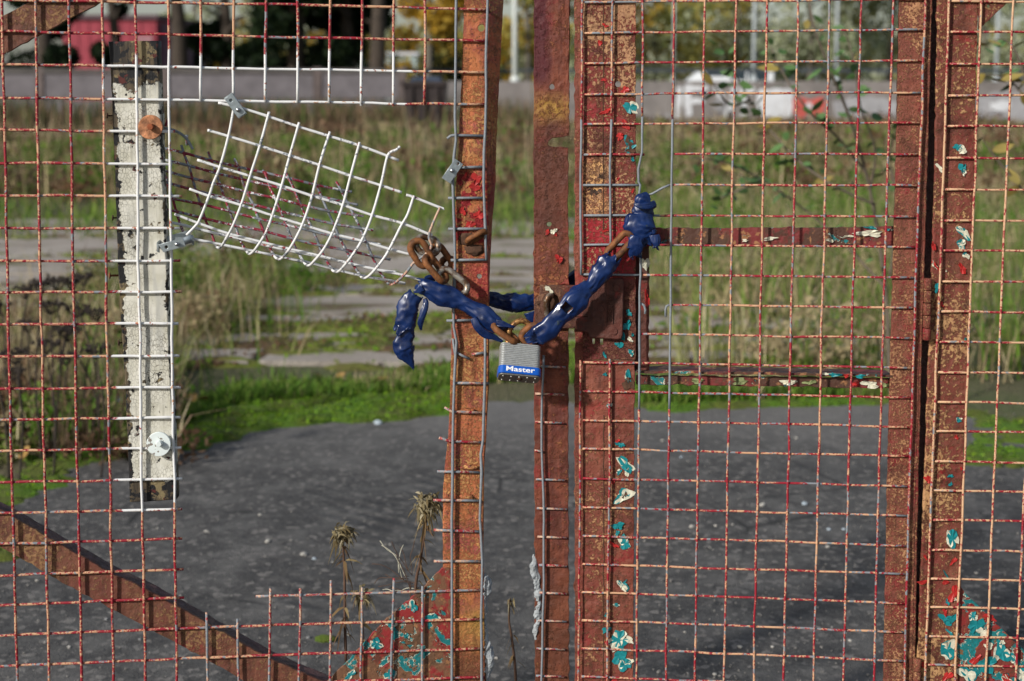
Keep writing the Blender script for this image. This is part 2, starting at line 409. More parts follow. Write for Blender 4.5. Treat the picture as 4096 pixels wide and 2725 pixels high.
m_rustspot = plain('bare_rust', (0.075, 0.036, 0.020), 0.9, var=0.4, scale=160)

def board_mat():
    g = MT('cracked_white_board', 0.6)
    grain = g.noise(60, 4, 0.6, vec=g.scaled(2.2, 2.2, 0.16))
    wood = g.mix(g.mr(grain, 0.35, 0.65), (0.035, 0.026, 0.018), (0.14, 0.105, 0.06))
    wood = g.mix(g.mr(g.noise(30, 4, 0.65), 0.54, 0.58), wood, (0.22, 0.17, 0.085))
    wood = g.mix(g.mr(g.noise(42, 4, 0.65), 0.47, 0.50), wood, (0.009, 0.009, 0.010))
    wood = g.mix(g.mr(g.noise(60, 4, 0.65), 0.60, 0.63), wood, (0.09, 0.018, 0.014))
    crack = g.mr(g.voro(190, 'DISTANCE_TO_EDGE', vec=g.scaled(1.25, 1, 0.85)), 0.0, 0.055)
    white = g.mix(g.mr(g.noise(30, 5, 0.6), 0.38, 0.62), (0.52, 0.50, 0.41), (0.68, 0.66, 0.58))
    white = g.mix(g.mr(g.noise(20, 3, 0.6, vec=g.scaled(2.5, 1, 0.35)), 0.52, 0.64), white, (0.47, 0.46, 0.41))
    crack = g.ma('MAXIMUM', crack, g.mr(g.noise(16, 3), 0.44, 0.60))
    white = g.mix(g.mr(grain, 0.56, 0.70, 0, 0.6), white, (0.34, 0.32, 0.26))
    white = g.mix(crack, (0.22, 0.20, 0.15), white)
    # paint has worn off towards the top end, the foot and the long edges
    X, _, Z = g.xyz()
    zt, zb = Zof(166, 540, LEFT), Zof(2005, 600, LEFT)
    top = g.mr(Z, zt - 0.075, zt - 0.048)
    bot = g.mr(Z, zb + 0.045, zb + 0.012)
    bx0, bx1 = float(px(434, 166, 0, LEFT)[0]), float(px(519, 2005, 0, LEFT)[0])
    k = (bx1 - bx0) / (zb - zt)
    xe = g.ma('SUBTRACT', X, g.ma('MULTIPLY', g.ma('SUBTRACT', Z, zt), k))      # distance along the board's width
    ed = g.ma('MAXIMUM', g.mr(xe, bx0 + 0.010, bx0 - 0.002), g.mr(xe, bx0 + 0.066, bx0 + 0.080))
    wear = g.ma('ADD', g.ma('MULTIPLY', g.ma('MAXIMUM', g.ma('MAXIMUM', top, bot), ed), 0.34), g.ma('ADD', g.ma('MULTIPLY', g.noise(44, 5, 0.66), 0.70), g.ma('MULTIPLY', g.voro(150, 'F1'), 0.14)))
    wear = g.ma('ADD', wear, g.mr(g.noise(9, 3, 0.6), 0.45, 0.70, 0, 0.07))
    wm = g.mr(wear, 0.535, 0.548)
    g.col(g.mix(wm, white, wood))
    g.bump(g.ma('ADD', g.ma('MULTIPLY', g.mr(wear, 0.53, 0.55, 1, 0), 1.0), g.ma('ADD', g.ma('MULTIPLY', crack, 0.5), g.ma('MULTIPLY', grain, 0.6))), 0.8, 0.0014)
    return g.m
m_board = board_mat()
m_washer_rust = plain('washer_rust', (0.46, 0.20, 0.095), 0.75, var=0.65, scale=80, bump=1.0, bd=0.003)
m_bolt_rust = plain('bolt_rust', (0.26, 0.07, 0.025), 0.8, var=0.4, scale=150)
g = MT('washer_white', 0.55); g.col(g.mix(g.mr(g.noise(75, 4, 0.6), 0.56, 0.575), (0.72, 0.78, 0.76), (0.24, 0.21, 0.18))); m_washer_white = g.m
m_nail = plain('nail_rust', (0.07, 0.035, 0.022), 0.8, var=0.4, scale=200)
m_nailo = plain('nail_orange', (0.24, 0.08, 0.03), 0.8, var=0.4, scale=200)
m_clip = plain('galvanised_clip', (0.38, 0.43, 0.45), 0.42, 0.75, var=0.2, scale=170, bump=0.15)
m_clipbolt = plain('zinc_bolt', (0.50, 0.52, 0.52), 0.3, 0.9, var=0.2, scale=200)
g = MT('chain_rust', 0.72, 0.1); n = g.noise(110, 5, 0.65); n2 = g.noise(34, 3)
g.col(g.mix(g.mr(g.ma('ADD', g.ma('MULTIPLY', n, 0.5), g.ma('MULTIPLY', n2, 0.5)), 0.40, 0.60), (0.055, 0.024, 0.011), (0.25, 0.092, 0.026))); g.bump(n, 0.5, 0.0012); m_chain = g.m
g = MT('chain_worn', 0.4, 0.6); n = g.noise(90, 4, 0.6)
g.col(g.mix(g.mr(n, 0.42, 0.58), (0.14, 0.075, 0.04), (0.42, 0.38, 0.32))); g.bump(n, 0.35, 0.001); m_chain_worn = g.m
g = MT('blue_plastic', 0.28, spec=0.5); n = g.noise(45, 5, 0.65); n2 = g.noise(180, 3)
c = g.mix(g.mr(n, 0.35, 0.65), (0.0022, 0.010, 0.050), (0.004, 0.022, 0.105))
c = g.mix(g.mr(g.noise(60, 5, 0.7), 0.63, 0.70), c, (0.035, 0.05, 0.055))
g.col(c); g.rg(g.mr(n, 0.3, 0.7, 0.20, 0.44)); g.bump(g.ma('ADD', g.noise(30, 2, 0.5), g.ma('MULTIPLY', n2, 0.05)), 0.22, 0.004); m_blue = g.m
m_mortar = plain('mortar', (0.30, 0.32, 0.33), 0.95, var=0.35, scale=90, bump=0.8, bd=0.003)
m_lam = plain('padlock_plate', (0.46, 0.47, 0.46), 0.48, 0.55, var=0.18, scale=240, bump=0.2)
m_lockbase = plain('padlock_base', (0.25, 0.24, 0.21), 0.5, 0.7, var=0.25, scale=200)
m_rivet = plain('padlock_rivet', (0.42, 0.41, 0.38), 0.35, 0.8, var=0.2, scale=200)
m_band = plain('padlock_band', (0.006, 0.085, 0.42), 0.35, var=0.12, scale=120, bump=0.1)
m_print = plain('white_print', (0.82, 0.83, 0.85), 0.5, var=0.03, scale=200, bump=0.0)
g = MT('shackle_rust', 0.4, 0.5); n = g.noise(190, 4, 0.7)
g.col(g.mix(g.mr(n, 0.40, 0.58), (0.085, 0.035, 0.014), (0.40, 0.21, 0.07))); g.bump(n, 0.5, 0.001); m_shackle = g.m

# ================================================================== THE GROUND
def asphalt_mat():
    g = MT('asphalt', 0.9)
    n = g.noise(1.1, 4, 0.6); ag = g.noise(150, 4, 0.75); ag2 = g.noise(34, 4, 0.7); ag3 = g.voro(62, 'F1', out='Color')
    c = g.mix(g.mr(n, 0.3, 0.7), (0.058, 0.056, 0.055), (0.094, 0.090, 0.087))
    sc3 = g.t.nodes.new('ShaderNodeSeparateColor'); g.put(sc3.inputs[0], ag3)
    c = g.mix(g.mr(sc3.outputs[0], 0.0, 1.0, 0.0, 0.55), c, (0.030, 0.029, 0.028))
    c = g.mix(g.mr(sc3.outputs[1], 0.84, 0.92, 0.0, 0.7), c, (0.27, 0.25, 0.23))
    c = g.mix(g.mr(ag, 0.54, 0.70), c, (0.26, 0.245, 0.225))
    c = g.mix(g.mr(ag2, 0.36, 0.52, 0.75, 0), c, (0.036, 0.036, 0.038))
    c = g.mix(g.mr(g.noise(7, 5, 0.7), 0.46, 0.62, 0, 0.6), c, (0.15, 0.145, 0.138))
    ck = g.mr(g.voro(1.3, 'DISTANCE_TO_EDGE', vec=g.scaled(1, 1, 0)), 0.0, 0.012, 1, 0)
    c = g.mix(g.ma('MULTIPLY', ck, g.mr(g.noise(1.7, 2), 0.5, 0.58)), c, (0.02, 0.02, 0.02))
    X, Y, Z = g.xyz()
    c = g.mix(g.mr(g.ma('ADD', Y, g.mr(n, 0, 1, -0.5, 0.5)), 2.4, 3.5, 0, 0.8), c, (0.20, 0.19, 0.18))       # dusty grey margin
    c = g.mix(g.mr(g.noise(2.3, 5, 0.7), 0.54, 0.70, 0, 0.6), c, (0.19, 0.18, 0.17))
    c = g.mix(g.mr(g.noise(1.3, 5, 0.7), 0.56, 0.68, 0, 0.5), c, (0.045, 0.045, 0.047))
    # curved ribs of an old tyre track
    wv = g.t.nodes.new('ShaderNodeTexWave'); wv.wave_type = 'RINGS'; wv.rings_direction = 'Z'
    mp = g.t.nodes.new('ShaderNodeMapping'); g.put(mp.inputs[0], g.pos()); mp.inputs['Location'].default_value = (-1.6, -4.6, 0)
    g.t.links.new(mp.outputs[0], wv.inputs[0]); wv.inputs['Scale'].default_value = 5.0; wv.inputs['Distortion'].default_value = 2.2; wv.inputs['Detail'].default_value = 4.0
    msk = g.ma('MULTIPLY', g.ma('MULTIPLY', g.mr(X, -0.75, -0.45), g.mr(X, 0.1, -0.25)), g.ma('MULTIPLY', g.mr(Y, 0.9, 1.3), g.mr(Y, 2.7, 2.0)))
    msk = g.ma('MULTIPLY', msk, g.mr(g.noise(3.0, 4, 0.7), 0.40, 0.62))
    c = g.mix(g.ma('MULTIPLY', g.ma('MULTIPLY', msk, wv.outputs[1]), 0.55), c, (0.034, 0.034, 0.037))
    g.col(c); g.bump(g.ma('ADD', ag, g.ma('ADD', ag2, g.ma('MULTIPLY', g.ma('MULTIPLY', msk, wv.outputs[1]), -1.5))), 0.9, 0.006)
    return g.m
def soil_mat():
    g = MT('rough_ground', 0.95)
    n = g.noise(0.7, 5, 0.65); f = g.noise(30, 4, 0.7)
    c = g.mix(g.mr(n, 0.40, 0.60), (0.125, 0.10, 0.058), (0.085, 0.105, 0.035))
    c = g.mix(g.mr(f, 0.5, 0.7), c, (0.17, 0.145, 0.085))
    g.col(c); g.bump(f, 1.0, 0.03)
    return g.m
def concrete_mat():
    g = MT('old_concrete', 0.9)
    n = g.noise(1.6, 5, 0.65); f = g.noise(60, 4, 0.7)
    c = g.mix(g.mr(n, 0.35, 0.65), (0.28, 0.242, 0.205), (0.39, 0.345, 0.30))
    c = g.mix(g.mr(f, 0.55, 0.7), c, (0.16, 0.14, 0.125))
    m = g.mr(g.noise(1.5, 5, 0.65, vec=g.scaled(0.5, 1.6, 1)), 0.54, 0.60)
    c = g.mix(m, c, g.mix(g.mr(g.noise(12, 3), 0.4, 0.6), (0.12, 0.13, 0.035), (0.11, 0.065, 0.045)))
    g.col(c); g.bump(g.ma('ADD', f, g.ma('MULTIPLY', m, 0.5)), 0.7, 0.01)
    return g.m
def attr_mat(name, rough=0.8, trans=0.0):
    g = MT(name, rough, spec=0.2)
    c = g.attr('Col'); g.col(c)
    if trans:
        tr = g.t.nodes.new('ShaderNodeBsdfTranslucent'); g.t.links.new(c, tr.inputs[0])
        mx = g.t.nodes.new('ShaderNodeMixShader'); mx.inputs[0].default_value = trans
        g.t.links.new(g.b.outputs[0], mx.inputs[1]); g.t.links.new(tr.outputs[0], mx.inputs[2])
        g.t.links.new(mx.outputs[0], g.t.nodes['Material Output'].inputs[0])
    return g.m
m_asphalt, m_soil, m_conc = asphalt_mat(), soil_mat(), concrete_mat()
m_blade = attr_mat('grass_blades', 0.7, 0.3)
m_leaf = attr_mat('leaves', 0.6, 0.5)
g = MT('moss', 0.95); n = g.noise(26, 4, 0.7); n2 = g.noise(160, 3, 0.7)
g.col(g.mix(g.mr(g.noise(4, 4), 0.4, 0.6), g.mix(n2, (0.055, 0.15, 0.008), (0.16, 0.30, 0.018)), g.mix(n2, (0.09, 0.12, 0.018), (0.17, 0.20, 0.03)))); g.bump(g.ma('ADD', n, n2), 1.0, 0.02); m_moss = g.m
g = MT('moss_olive', 0.95); n2 = g.noise(110, 3, 0.7)
g.col(g.mix(g.mr(g.noise(3, 4), 0.4, 0.6), g.mix(n2, (0.13, 0.17, 0.02), (0.24, 0.28, 0.04)), g.mix(n2, (0.10, 0.055, 0.035), (0.16, 0.10, 0.05)))); g.bump(n2, 1.0, 0.02); m_moss2 = g.m

V, Fc = [], []
gx = np.concatenate([[-600, -120, -50], np.linspace(-30, 30, 31), [50, 120, 600]]); gy = np.concatenate([[-60, -8], np.linspace(-3, 60, 64), [90, 200, 900]])
for y in gy:
    for x in gx:
        V.append((x, y, -0.004 + 0.0 * x))
for j in range(len(gy) - 1):
    for i in range(len(gx) - 1):
        a = j * len(gx) + i; Fc.append((a, a + 1, a + len(gx) + 1, a + len(gx)))
tag(build('ground', V, Fc, m_soil), kind='structure')
# asphalt apron, its far edge following the moss line
edge_px = [(-900, 2180), (-300, 2060), (60, 1960), (180, 1905), (303, 1840), (480, 1800), (700, 1770), (793, 1784), (933, 1714), (1100, 1695), (1233, 1686), (1467, 1672), (1793, 1640), (1957, 1606), (2140, 1602), (2280, 1610), (2550, 1625), (2653, 1640), (2980, 1625), (3136, 1620), (3556, 1611), (3750, 1640), (3870, 1660), (4100, 1690), (4500, 1700), (5400, 1720)]
edge = [gp(u, v) for u, v in rough(edge_px, 30, 6, closed=False)]
V = [(e[0], e[1], 0.0) for e in edge] + [(e[0] * (2.2 if abs(e[0]) > 2 else 1.0), -9.0, 0.0) for e in edge]; n = len(edge)
Fc = [(n + i, n + i + 1, i + 1, i) for i in range(n - 1)]
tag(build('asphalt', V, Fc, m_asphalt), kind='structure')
# broken concrete yard beyond, laid as rows of slabs with mossy joints
yard = empty('concrete_yard', (0, 6, 0)); tag(yard, kind='structure')
rows = [4.02, 4.40, 4.80, 5.35, 6.05, 6.85, 7.8, 9.0, 10.4]
for j, (ya, yb) in enumerate(zip(rows[:-1], rows[1:])):
    cuts = [-3.2 - 0.5 * j, -1.1 - 0.2 * j + random.uniform(-.2, .2), 0.55 + random.uniform(-.3, .3), 1.5 + 0.4 * j + random.uniform(-.2, .3)]
    for xa, xb in zip(cuts[:-1], cuts[1:]):
        gap = random.uniform(0.03, 0.10)
        P = []
        for (x, y, tx, ty) in ((xa + .03, ya + gap, 1, 0), (xb - .03, ya + gap, 0, 1), (xb - .03, yb - .02, -1, 0), (xa + .03, yb - .02, 0, -1)):
            for k in range(5):
                L = (xb - xa - .06) if tx else (yb - ya - gap - .02)
                P.append((x + tx * L * k / 5 + random.gauss(0, .018), y + ty * L * k / 5 + random.gauss(0, .018)))
        z1 = 0.012 + random.uniform(0, .012); m = len(P)
        V = [(x, y, z1) for x, y in P] + [(x, y, -.05) for x, y in P]
        Fc = [tuple(range(m))] + [(i, m + i, m + (i + 1) % m, (i + 1) % m) for i in range(m)]
        build('slab', V, Fc, m_conc, yard)

def heaped(name, spots, mat, h=0.02, n=7):
    """moss cushions: low rounded heaps"""
    V, Fc = [], []
    for (x, y, rx, ry, hh) in spots:
        b = len(V); ph = random.random() * 6
        V.append((x, y, hh))
        for r_, hz in ((0.5, 0.8), (1.0, -0.1)):
            for k in range(n):
                a = ph + 2 * math.pi * k / n; q = random.uniform(.75, 1.2)
                V.append((x + rx * r_ * q * math.cos(a), y + ry * r_ * q * math.sin(a), hh * hz))
        for k in range(n):
            k2 = (k + 1) % n
            Fc.append((b, b + 1 + k, b + 1 + k2)); Fc.append((b + 1 + k, b + 1 + n + k, b + 1 + n + k2, b + 1 + k2))
    return build(name, V, Fc, mat, None, True)
sp = []
for _ in range(900):       # bright moss lip along the asphalt edge
    u = random.uniform(330, 1850); lo = np.interp(u, [e[0] for e in edge_px], [e[1] for e in edge_px])
    v = lo - abs(random.gauss(0, 1)) * (75 if u < 1500 else 35) + 8
    p = gp(u, max(v, 1545)); r_ = random.uniform(.025, .075)
    sp.append((p[0], p[1], r_ * 1.5, r_, random.uniform(.008, .032)))
for _ in range(160):
    u = random.uniform(2540, 3560); v = np.interp(u, [e[0] for e in edge_px], [e[1] for e in edge_px]) - abs(random.gauss(0, 18)) + 4
    p = gp(u, v); r_ = random.uniform(.02, .05); sp.append((p[0], p[1], r_ * 1.6, r_, random.uniform(.006, .02)))
for _ in range(90):
    u = random.uniform(-250, 420); v = np.interp(u, [e[0] for e in edge_px], [e[1] for e in edge_px]) - random.gauss(10, 25)
    p = gp(u, v); r_ = random.uniform(.02, .06); sp.append((p[0], p[1], r_ * 1.5, r_, random.uniform(.006, .02)))
for _ in range(230):
    u = random.uniform(3880, 4600); v = random.choice([1690, 1740, 1810, 1840]) + random.gauss(0, 16)
    p = gp(u, v); r_ = random.uniform(.015, .05); sp.append((p[0], p[1], r_ * 1.6, r_, random.uniform(.006, .022)))
moss_spots = sp
tag(heaped('moss', sp, m_moss), 'bright green moss creeping along the edge of the asphalt', 'moss', kind='stuff')
sp = []
for j, y in enumerate(rows):
    for _ in range(170):
        x = random.uniform(-3.0 - .4 * j, 2.2 + .4 * j); r_ = random.uniform(.03, .11)
        if math.sin(x * 1.9 + j * 2.1) + random.gauss(0, .5) < -0.25: continue
        sp.append((x, y + random.gauss(.05, .05), r_ * 2.0, r_ * .7, random.uniform(.018, .04)))
for _ in range(420):
    c = random.choice([(-1.0, 4.9), (-.6, 5.0), (-.2, 5.1), (-1.5, 6.5), (-1.1, 6.6), (.9, 6.1), (-2, 7.0), (-.8, 4.45), (.3, 4.75), (-1.7, 8.5), (1.2, 8.6)])
    r_ = random.uniform(.03, .12); sp.append((c[0] + random.gauss(0, .35), c[1] + random.gauss(0, .10), r_ * 2, r_, random.uniform(.02, .045)))
joint_spots = sp
tag(heaped('joint_moss', sp, m_moss2), 'olive moss filling the joints of the concrete yard', 'moss', kind='stuff')
sp = [(gp(60, 2225)[0] + random.gauss(0, .05), gp(60, 2225)[1] + random.gauss(0, .03), .04, .03, .02) for _ in range(14)]
tag(heaped('moss', sp, m_moss), 'small moss patch on the asphalt behind the brace', 'moss', kind='stuff')

def blades(name, n, sampler, hgt, wid, cols, lean=0.35, label=None, cat='grass', pf=.9, patchy=.25):
    V = np.zeros((n * 5, 3)); C = np.zeros((n * 5, 4)); C[:, 3] = 1
    Fc = []
    for i in range(n):
        for _try in range(6):
            x, y = sampler()
            if mn.noise(Vector((x * pf, y * pf, 3.3))) + .22 > random.uniform(-.25, patchy): break
        h = hgt * random.uniform(.45, 1.15); a = random.random() * 6.283; l = h * abs(random.gauss(0, lean)); wd = wid * random.uniform(.6, 1.3)
        dx, dy = math.cos(a), math.sin(a); b2 = random.random() * 6.283; sx, sy = math.cos(b2) * wd, math.sin(b2) * wd
        z0 = -0.01
        b = i * 5
        V[b] = (x - sx, y - sy, z0); V[b + 1] = (x + sx, y + sy, z0)
        V[b + 2] = (x + dx * l * .35 - sx * .7, y + dy * l * .35 - sy * .7, h * .6); V[b + 3] = (x + dx * l * .35 + sx * .7, y + dy * l * .35 + sy * .7, h * .6)
        V[b + 4] = (x + dx * l, y + dy * l, h * (1 if l < h else .8))
        ci = (mn.noise(Vector((x * pf * .7, y * pf * .7, 9.1))) * .9 + .5 + random.gauss(0, .16)) * len(cols)
        c = np.array(cols[int(min(max(ci, 0), len(cols) - 1))]) * random.uniform(.65, 1.35); C[b:b + 5, :3] = c
        Fc += [(b, b + 1, b + 3, b + 2), (b + 2, b + 3, b + 4)]
    me = bpy.data.meshes.new(name); me.from_pydata(V.tolist(), [], Fc)
    ca = me.color_attributes.new('Col', 'FLOAT_COLOR', 'POINT'); ca.data.foreach_set('color', C.ravel())
    o = mesh_obj(name, me, m_blade)
    return tag(o, label, cat, kind='stuff')
GREEN = [(0.095, 0.20, 0.022), (0.14, 0.25, 0.032), (0.075, 0.15, 0.022), (0.19, 0.27, 0.045)]
STRAW = [(0.46, 0.37, 0.21), (0.36, 0.29, 0.16), (0.54, 0.46, 0.29), (0.28, 0.21, 0.12)]
OLIVE = [(0.21, 0.22, 0.075), (0.16, 0.18, 0.055), (0.26, 0.26, 0.10)]
BROWN = [(0.24, 0.155, 0.09), (0.18, 0.115, 0.075), (0.30, 0.21, 0.14), (0.12, 0.085, 0.06)]
def strip(u0, u1, up, sd):
    def f():
        u = random.uniform(u0, u1); v = np.interp(u, [e[0] for e in edge_px], [e[1] for e in edge_px]) - up - abs(random.gauss(0, sd))
        p = gp(u, v); return p[0], p[1]
    return f
def rect(x0, x1, y0, y1, k=0.0):
    def f():
        y = random.uniform(y0, y1); s = 1 + k * (y - y0)
        return random.uniform(x0, x1) * s, y
    return f
blades('verge_grass', 5200, strip(650, 2320, 75, 42), .065, .004, STRAW[:1] + OLIVE[:1] + GREEN + GREEN + OLIVE[:1] + STRAW[:1], .6, 'short green grass tufts behind the moss strip', pf=2.5)
blades('verge_grass', 2600, strip(2500, 3620, 10, 40), .085, .004, STRAW[:1] + OLIVE[:1] + GREEN + GREEN + OLIVE[:1], .6, 'low grass at the asphalt edge under the cross rail', pf=2.5)
blades('weed_grass', 3600, lambda: (lambda p: (p[0], p[1]))(gp(random.uniform(-500, 720), random.uniform(1330, 1900) - 60)), .24, .0040, OLIVE + STRAW + BROWN + GREEN[:2], .55, 'tall mixed weeds and dry grass beside the white board', pf=1.8)
blades('long_grass', 11000, rect(.72, 5.2, 3.75, 11, .04), .38, .0042, STRAW + OLIVE[:2] + GREEN + GREEN[:2] + STRAW[:3] + OLIVE, .55, 'long yellowing meadow grass beyond the red gate leaf', pf=1.1, patchy=.5)
blades('green_tufts', 5000, rect(-4.6, .9, 8.8, 13.5, .05), .15, .007, GREEN + OLIVE + GREEN, .6, 'green grass tufts growing over the far concrete', pf=.9, patchy=.6)
blades('green_tufts', 1800, lambda: (random.gauss(-1.8, .34), random.gauss(5.6, 1.0)), .28, .004, GREEN + OLIVE + STRAW[:3] + BROWN[:2], .5, 'green weeds on the yard beside the folded mesh', pf=2)
blades('dry_weeds', 8000, rect(-5.5, 6.0, 12.2, 22, .07), .34, .009, BROWN + STRAW + OLIVE + GREEN[:2] + STRAW, .7, 'field of dry brown weeds beyond the concrete yard', pf=.5)
blades('dry_weeds', 8000, rect(-11.0, 13.0, 21, 35, .035), .32, .014, OLIVE + STRAW + BROWN + STRAW + BROWN, .7, 'far dry weeds in front of the concrete wall', pf=.3)
blades('dry_stalks', 900, rect(-6.5, 5.0, 11.5, 27, .05), .85, .008, BROWN + STRAW, .18, 'scattered tall dry stalks in the weed field', pf=.4)
blades('scrub', 4200, rect(-13, 1.0, 30, 35.5, .012), .75, .02, [(0.03, 0.045, 0.02), (0.05, 0.07, 0.025)] + BROWN[:2] + GREEN[2:3] + [(0.07, 0.06, 0.03)], .3, 'dark scrub along the foot of the concrete wall', pf=.4)

# ================================================================== FAR SETTING
def leafcloud(blobs, n, size, cols, flat=1.0):
    """n leaf-sized quads spread through a set of ellipsoids (cx,cy,cz,rx,ry,rz)"""
    wts = np.array([b[3] * b[4] * b[5] for b in blobs]); wts = wts / wts.sum()
    idx = rng.choice(len(blobs), n, p=wts); B = np.array(blobs)[idx]
    d = rng.normal(size=(n, 3)); d /= np.linalg.norm(d, axis=1, keepdims=True)
    r = rng.random((n, 1)) ** (1 / 2.2)
    P = B[:, :3] + d * r * B[:, 3:6]
    a = rng.normal(size=(n, 3)); a /= np.linalg.norm(a, axis=1, keepdims=True)
    b = np.cross(a, rng.normal(size=(n, 3))); b /= np.linalg.norm(b, axis=1, keepdims=True)
    s = size * rng.uniform(.5, 1.3, (n, 1))
    V = np.stack([P - a * s, P + b * s * .55, P + a * s, P - b * s * .55], 1).reshape(-1, 3)
    cc = np.array(cols)[(idx * 7 + rng.integers(0, 2, n)) % len(cols)] * rng.uniform(.7, 1.3, (n, 1))
    return V, np.repeat(cc, 4, 0)
def cloud_obj(name, blobs, n, size, cols, parent):
    V, C = leafcloud(blobs, n, size, cols)
    me = bpy.data.meshes.new(name); m = len(V) // 4
    me.from_pydata((V - np.array(wloc(parent))).tolist(), [], [(4 * i, 4 * i + 1, 4 * i + 2, 4 * i + 3) for i in range(m)])
    C4 = np.ones((len(V), 4)); C4[:, :3] = C
    ca = me.color_attributes.new('Col', 'FLOAT_COLOR', 'POINT'); ca.data.foreach_set('color', C4.ravel())
    me.materials.append(m_leaf)
    o = bpy.data.objects.new(name, me); COL.objects.link(o); o.parent = parent
    return o
m_bark = plain('bark', (0.055, 0.042, 0.032), 0.95, var=0.4, scale=9, bump=0.8, bd=0.02)
m_bark_grey = plain('bark_grey', (0.13, 0.115, 0.09), 0.95, var=0.35, scale=9, bump=0.8, bd=0.02)
def tree(u, dist, hgt, rx, rz0, label, cols, n=5000, size=.16, trunk=.22, mat=None, group=None, name='broadleaf_tree', nb=13, lobes=.42):
    p = far(u, 300, dist); x, y = p[0], p[1]
    t = empty(name, (x, y, 0), label, 'tree', group)
    P = [(x, y, -.05), (x + random.uniform(-.1, .1), y, hgt * .3), (x + random.uniform(-.3, .3), y, hgt * .6), (x + random.uniform(-.4, .4), y, hgt * .9)]
    V, Fc = tube_geo(catmull(P, 4), np.linspace(trunk, trunk * .25, 13), 8)
    for k in range(6):
        z = hgt * random.uniform(.28, .7); a = random.random() * 6.28; L = rx * random.uniform(.5, .85)
        Q = [(x, y, z), (x + math.cos(a) * L * .5, y + math.sin(a) * L * .5, z + L * .35), (x + math.cos(a) * L, y + math.sin(a) * L, z + L * .55)]
        v2, f2 = tube_geo(catmull(Q, 4), np.linspace(trunk * .4, trunk * .1, 9), 6); b = len(V)
        V = list(V) + list(v2); Fc = Fc + [tuple(i + b for i in q) for q in f2]
    build('trunk', V, Fc, mat or m_bark, t, True)
    blobs = []
    for k in range(nb):
        a = random.random() * 6.28; r = rx * math.sqrt(random.random()) * .75; z = random.uniform(rz0, hgt)
        s = rx * lobes * random.uniform(.7, 1.25)
        blobs.append((x + r * math.cos(a), y + r * math.sin(a) * .8, z, s, s, s * .85))
    cloud_obj('crown', blobs, n, size, cols, t)
    return t
DARKG = [(0.012, 0.024, 0.010), (0.020, 0.038, 0.014), (0.008, 0.016, 0.007), (0.03, 0.05, 0.018)]
YELL = [(0.52, 0.33, 0.04), (0.40, 0.26, 0.04), (0.26, 0.23, 0.06), (0.60, 0.42, 0.07)]
WILL = [(0.50, 0.54, 0.36), (0.40, 0.44, 0.26), (0.60, 0.62, 0.46), (0.33, 0.36, 0.20)]
GOLD = [(0.44, 0.39, 0.11), (0.33, 0.33, 0.11), (0.52, 0.42, 0.10), (0.24, 0.27, 0.09)]
EV = 'dark evergreens behind the concrete wall'
tree(185, 44, 8, 1.2, .9, 'ivy clad evergreen in front of the red shed, beside its gable', DARKG, 9000, .14, .3, group=EV, name='evergreen_tree')
tree(470, 45, 9, .75, 1.0, 'slim dark evergreen standing against the middle of the red shed', DARKG, 4200, .13, .2, group=EV, name='evergreen_tree')
tree(715, 46, 9, .5, 4.6, 'bare dark trunk beside the grey end of the red shed', DARKG, 1400, .13, .33, group=EV)
tree(905, 47, 9, 1.15, 1.0, 'narrow dark evergreen behind the wall near the bright gap', DARKG, 9000, .14, .25, group=EV, name='evergreen_tree')
tree(1180, 46, 10, 1.9, 1.2, 'broad dark evergreen with low boughs over the concrete wall', DARKG, 15000, .15, .35, group=EV, name='evergreen_tree', nb=30)
tree(1400, 47, 10, 1.5, 1.5, 'dark evergreen next to the yellow tree', DARKG, 12000, .15, .30, group=EV, name='evergreen_tree', nb=26)
tree(1505, 45, 9, .5, 4.8, 'thick bare trunk between the evergreens and the yellow tree', DARKG, 1400, .13, .30, group=EV)
tree(1710, 60, 11, 2.0, 1.9, 'yellow autumn tree behind the parked cars', YELL, 6000, .17, .2, mat=m_bark_grey)
tree(1040, 70, 11, 2.4, 2.4, 'small golden tree glimpsed between the evergreens', YELL + WILL, 2600, .17, .2, mat=m_bark_grey)
tree(770, 78, 9, 2.4, 1.6, 'pale distant willow seen past the bare trunk', WILL, 2200, .18, .2, mat=m_bark_grey)
WG = 'row of trees beyond the road'
for i, (u, d_, h, rx, c, n_, lb) in enumerate([
    (2110, 80, 11, 3.2, GOLD + YELL, 6500, 'golden green tree behind the white lamp post'),
    (2620, 86, 12, 4.0, YELL + GOLD + WILL, 7500, 'yellow topped tree behind the lock side of the red gate'),
    (2950, 96, 12, 4.2, WILL + GOLD, 8000, 'olive tree above the white van'),
    (3240, 88, 11, 3.6, WILL, 7500, 'pale grey green willow between two lamp posts'),
    (3560, 92, 11, 4.0, WILL + GOLD[:1], 7500, 'dusty green willow behind the gate hinge stile'),
    (3930, 86, 11, 3.8, WILL, 7000, 'pale willow behind the hinged side panel'),
    (4420, 88, 11, 3.8, WILL + GOLD, 5000, 'olive willow at the far end of the road')]):
    tree(u, d_, h, rx, 2.0, lb, c, n_, .20, .22, mat=m_bark_grey, group=WG, nb=24, lobes=.44)
def hedge(name, u0, u1, dist, z0, z1, n, cols, label, size=.15):
    a = far(u0, 300, dist); b = far(u1, 300, dist); m = max(3, int(abs(b[0] - a[0]) / 1.1)); blobs = []
    for k in range(m):
        t = k / (m - 1); blobs.append((a[0] + (b[0] - a[0]) * t, a[1], (z0 + z1) / 2 + random.uniform(-.2, .2), .9, .6, (z1 - z0) / 2 * random.uniform(.8, 1.25)))
    e = empty(name, ((a[0] + b[0]) / 2, a[1], 0), label, 'hedge')
    cloud_obj('foliage', blobs, n, size, cols, e); return e
hedge('hedge', 1900, 4700, 104, 0, 5.6, 16000, WILL + GOLD[:2], 'pale hedge running behind the road and lamp posts', .26)
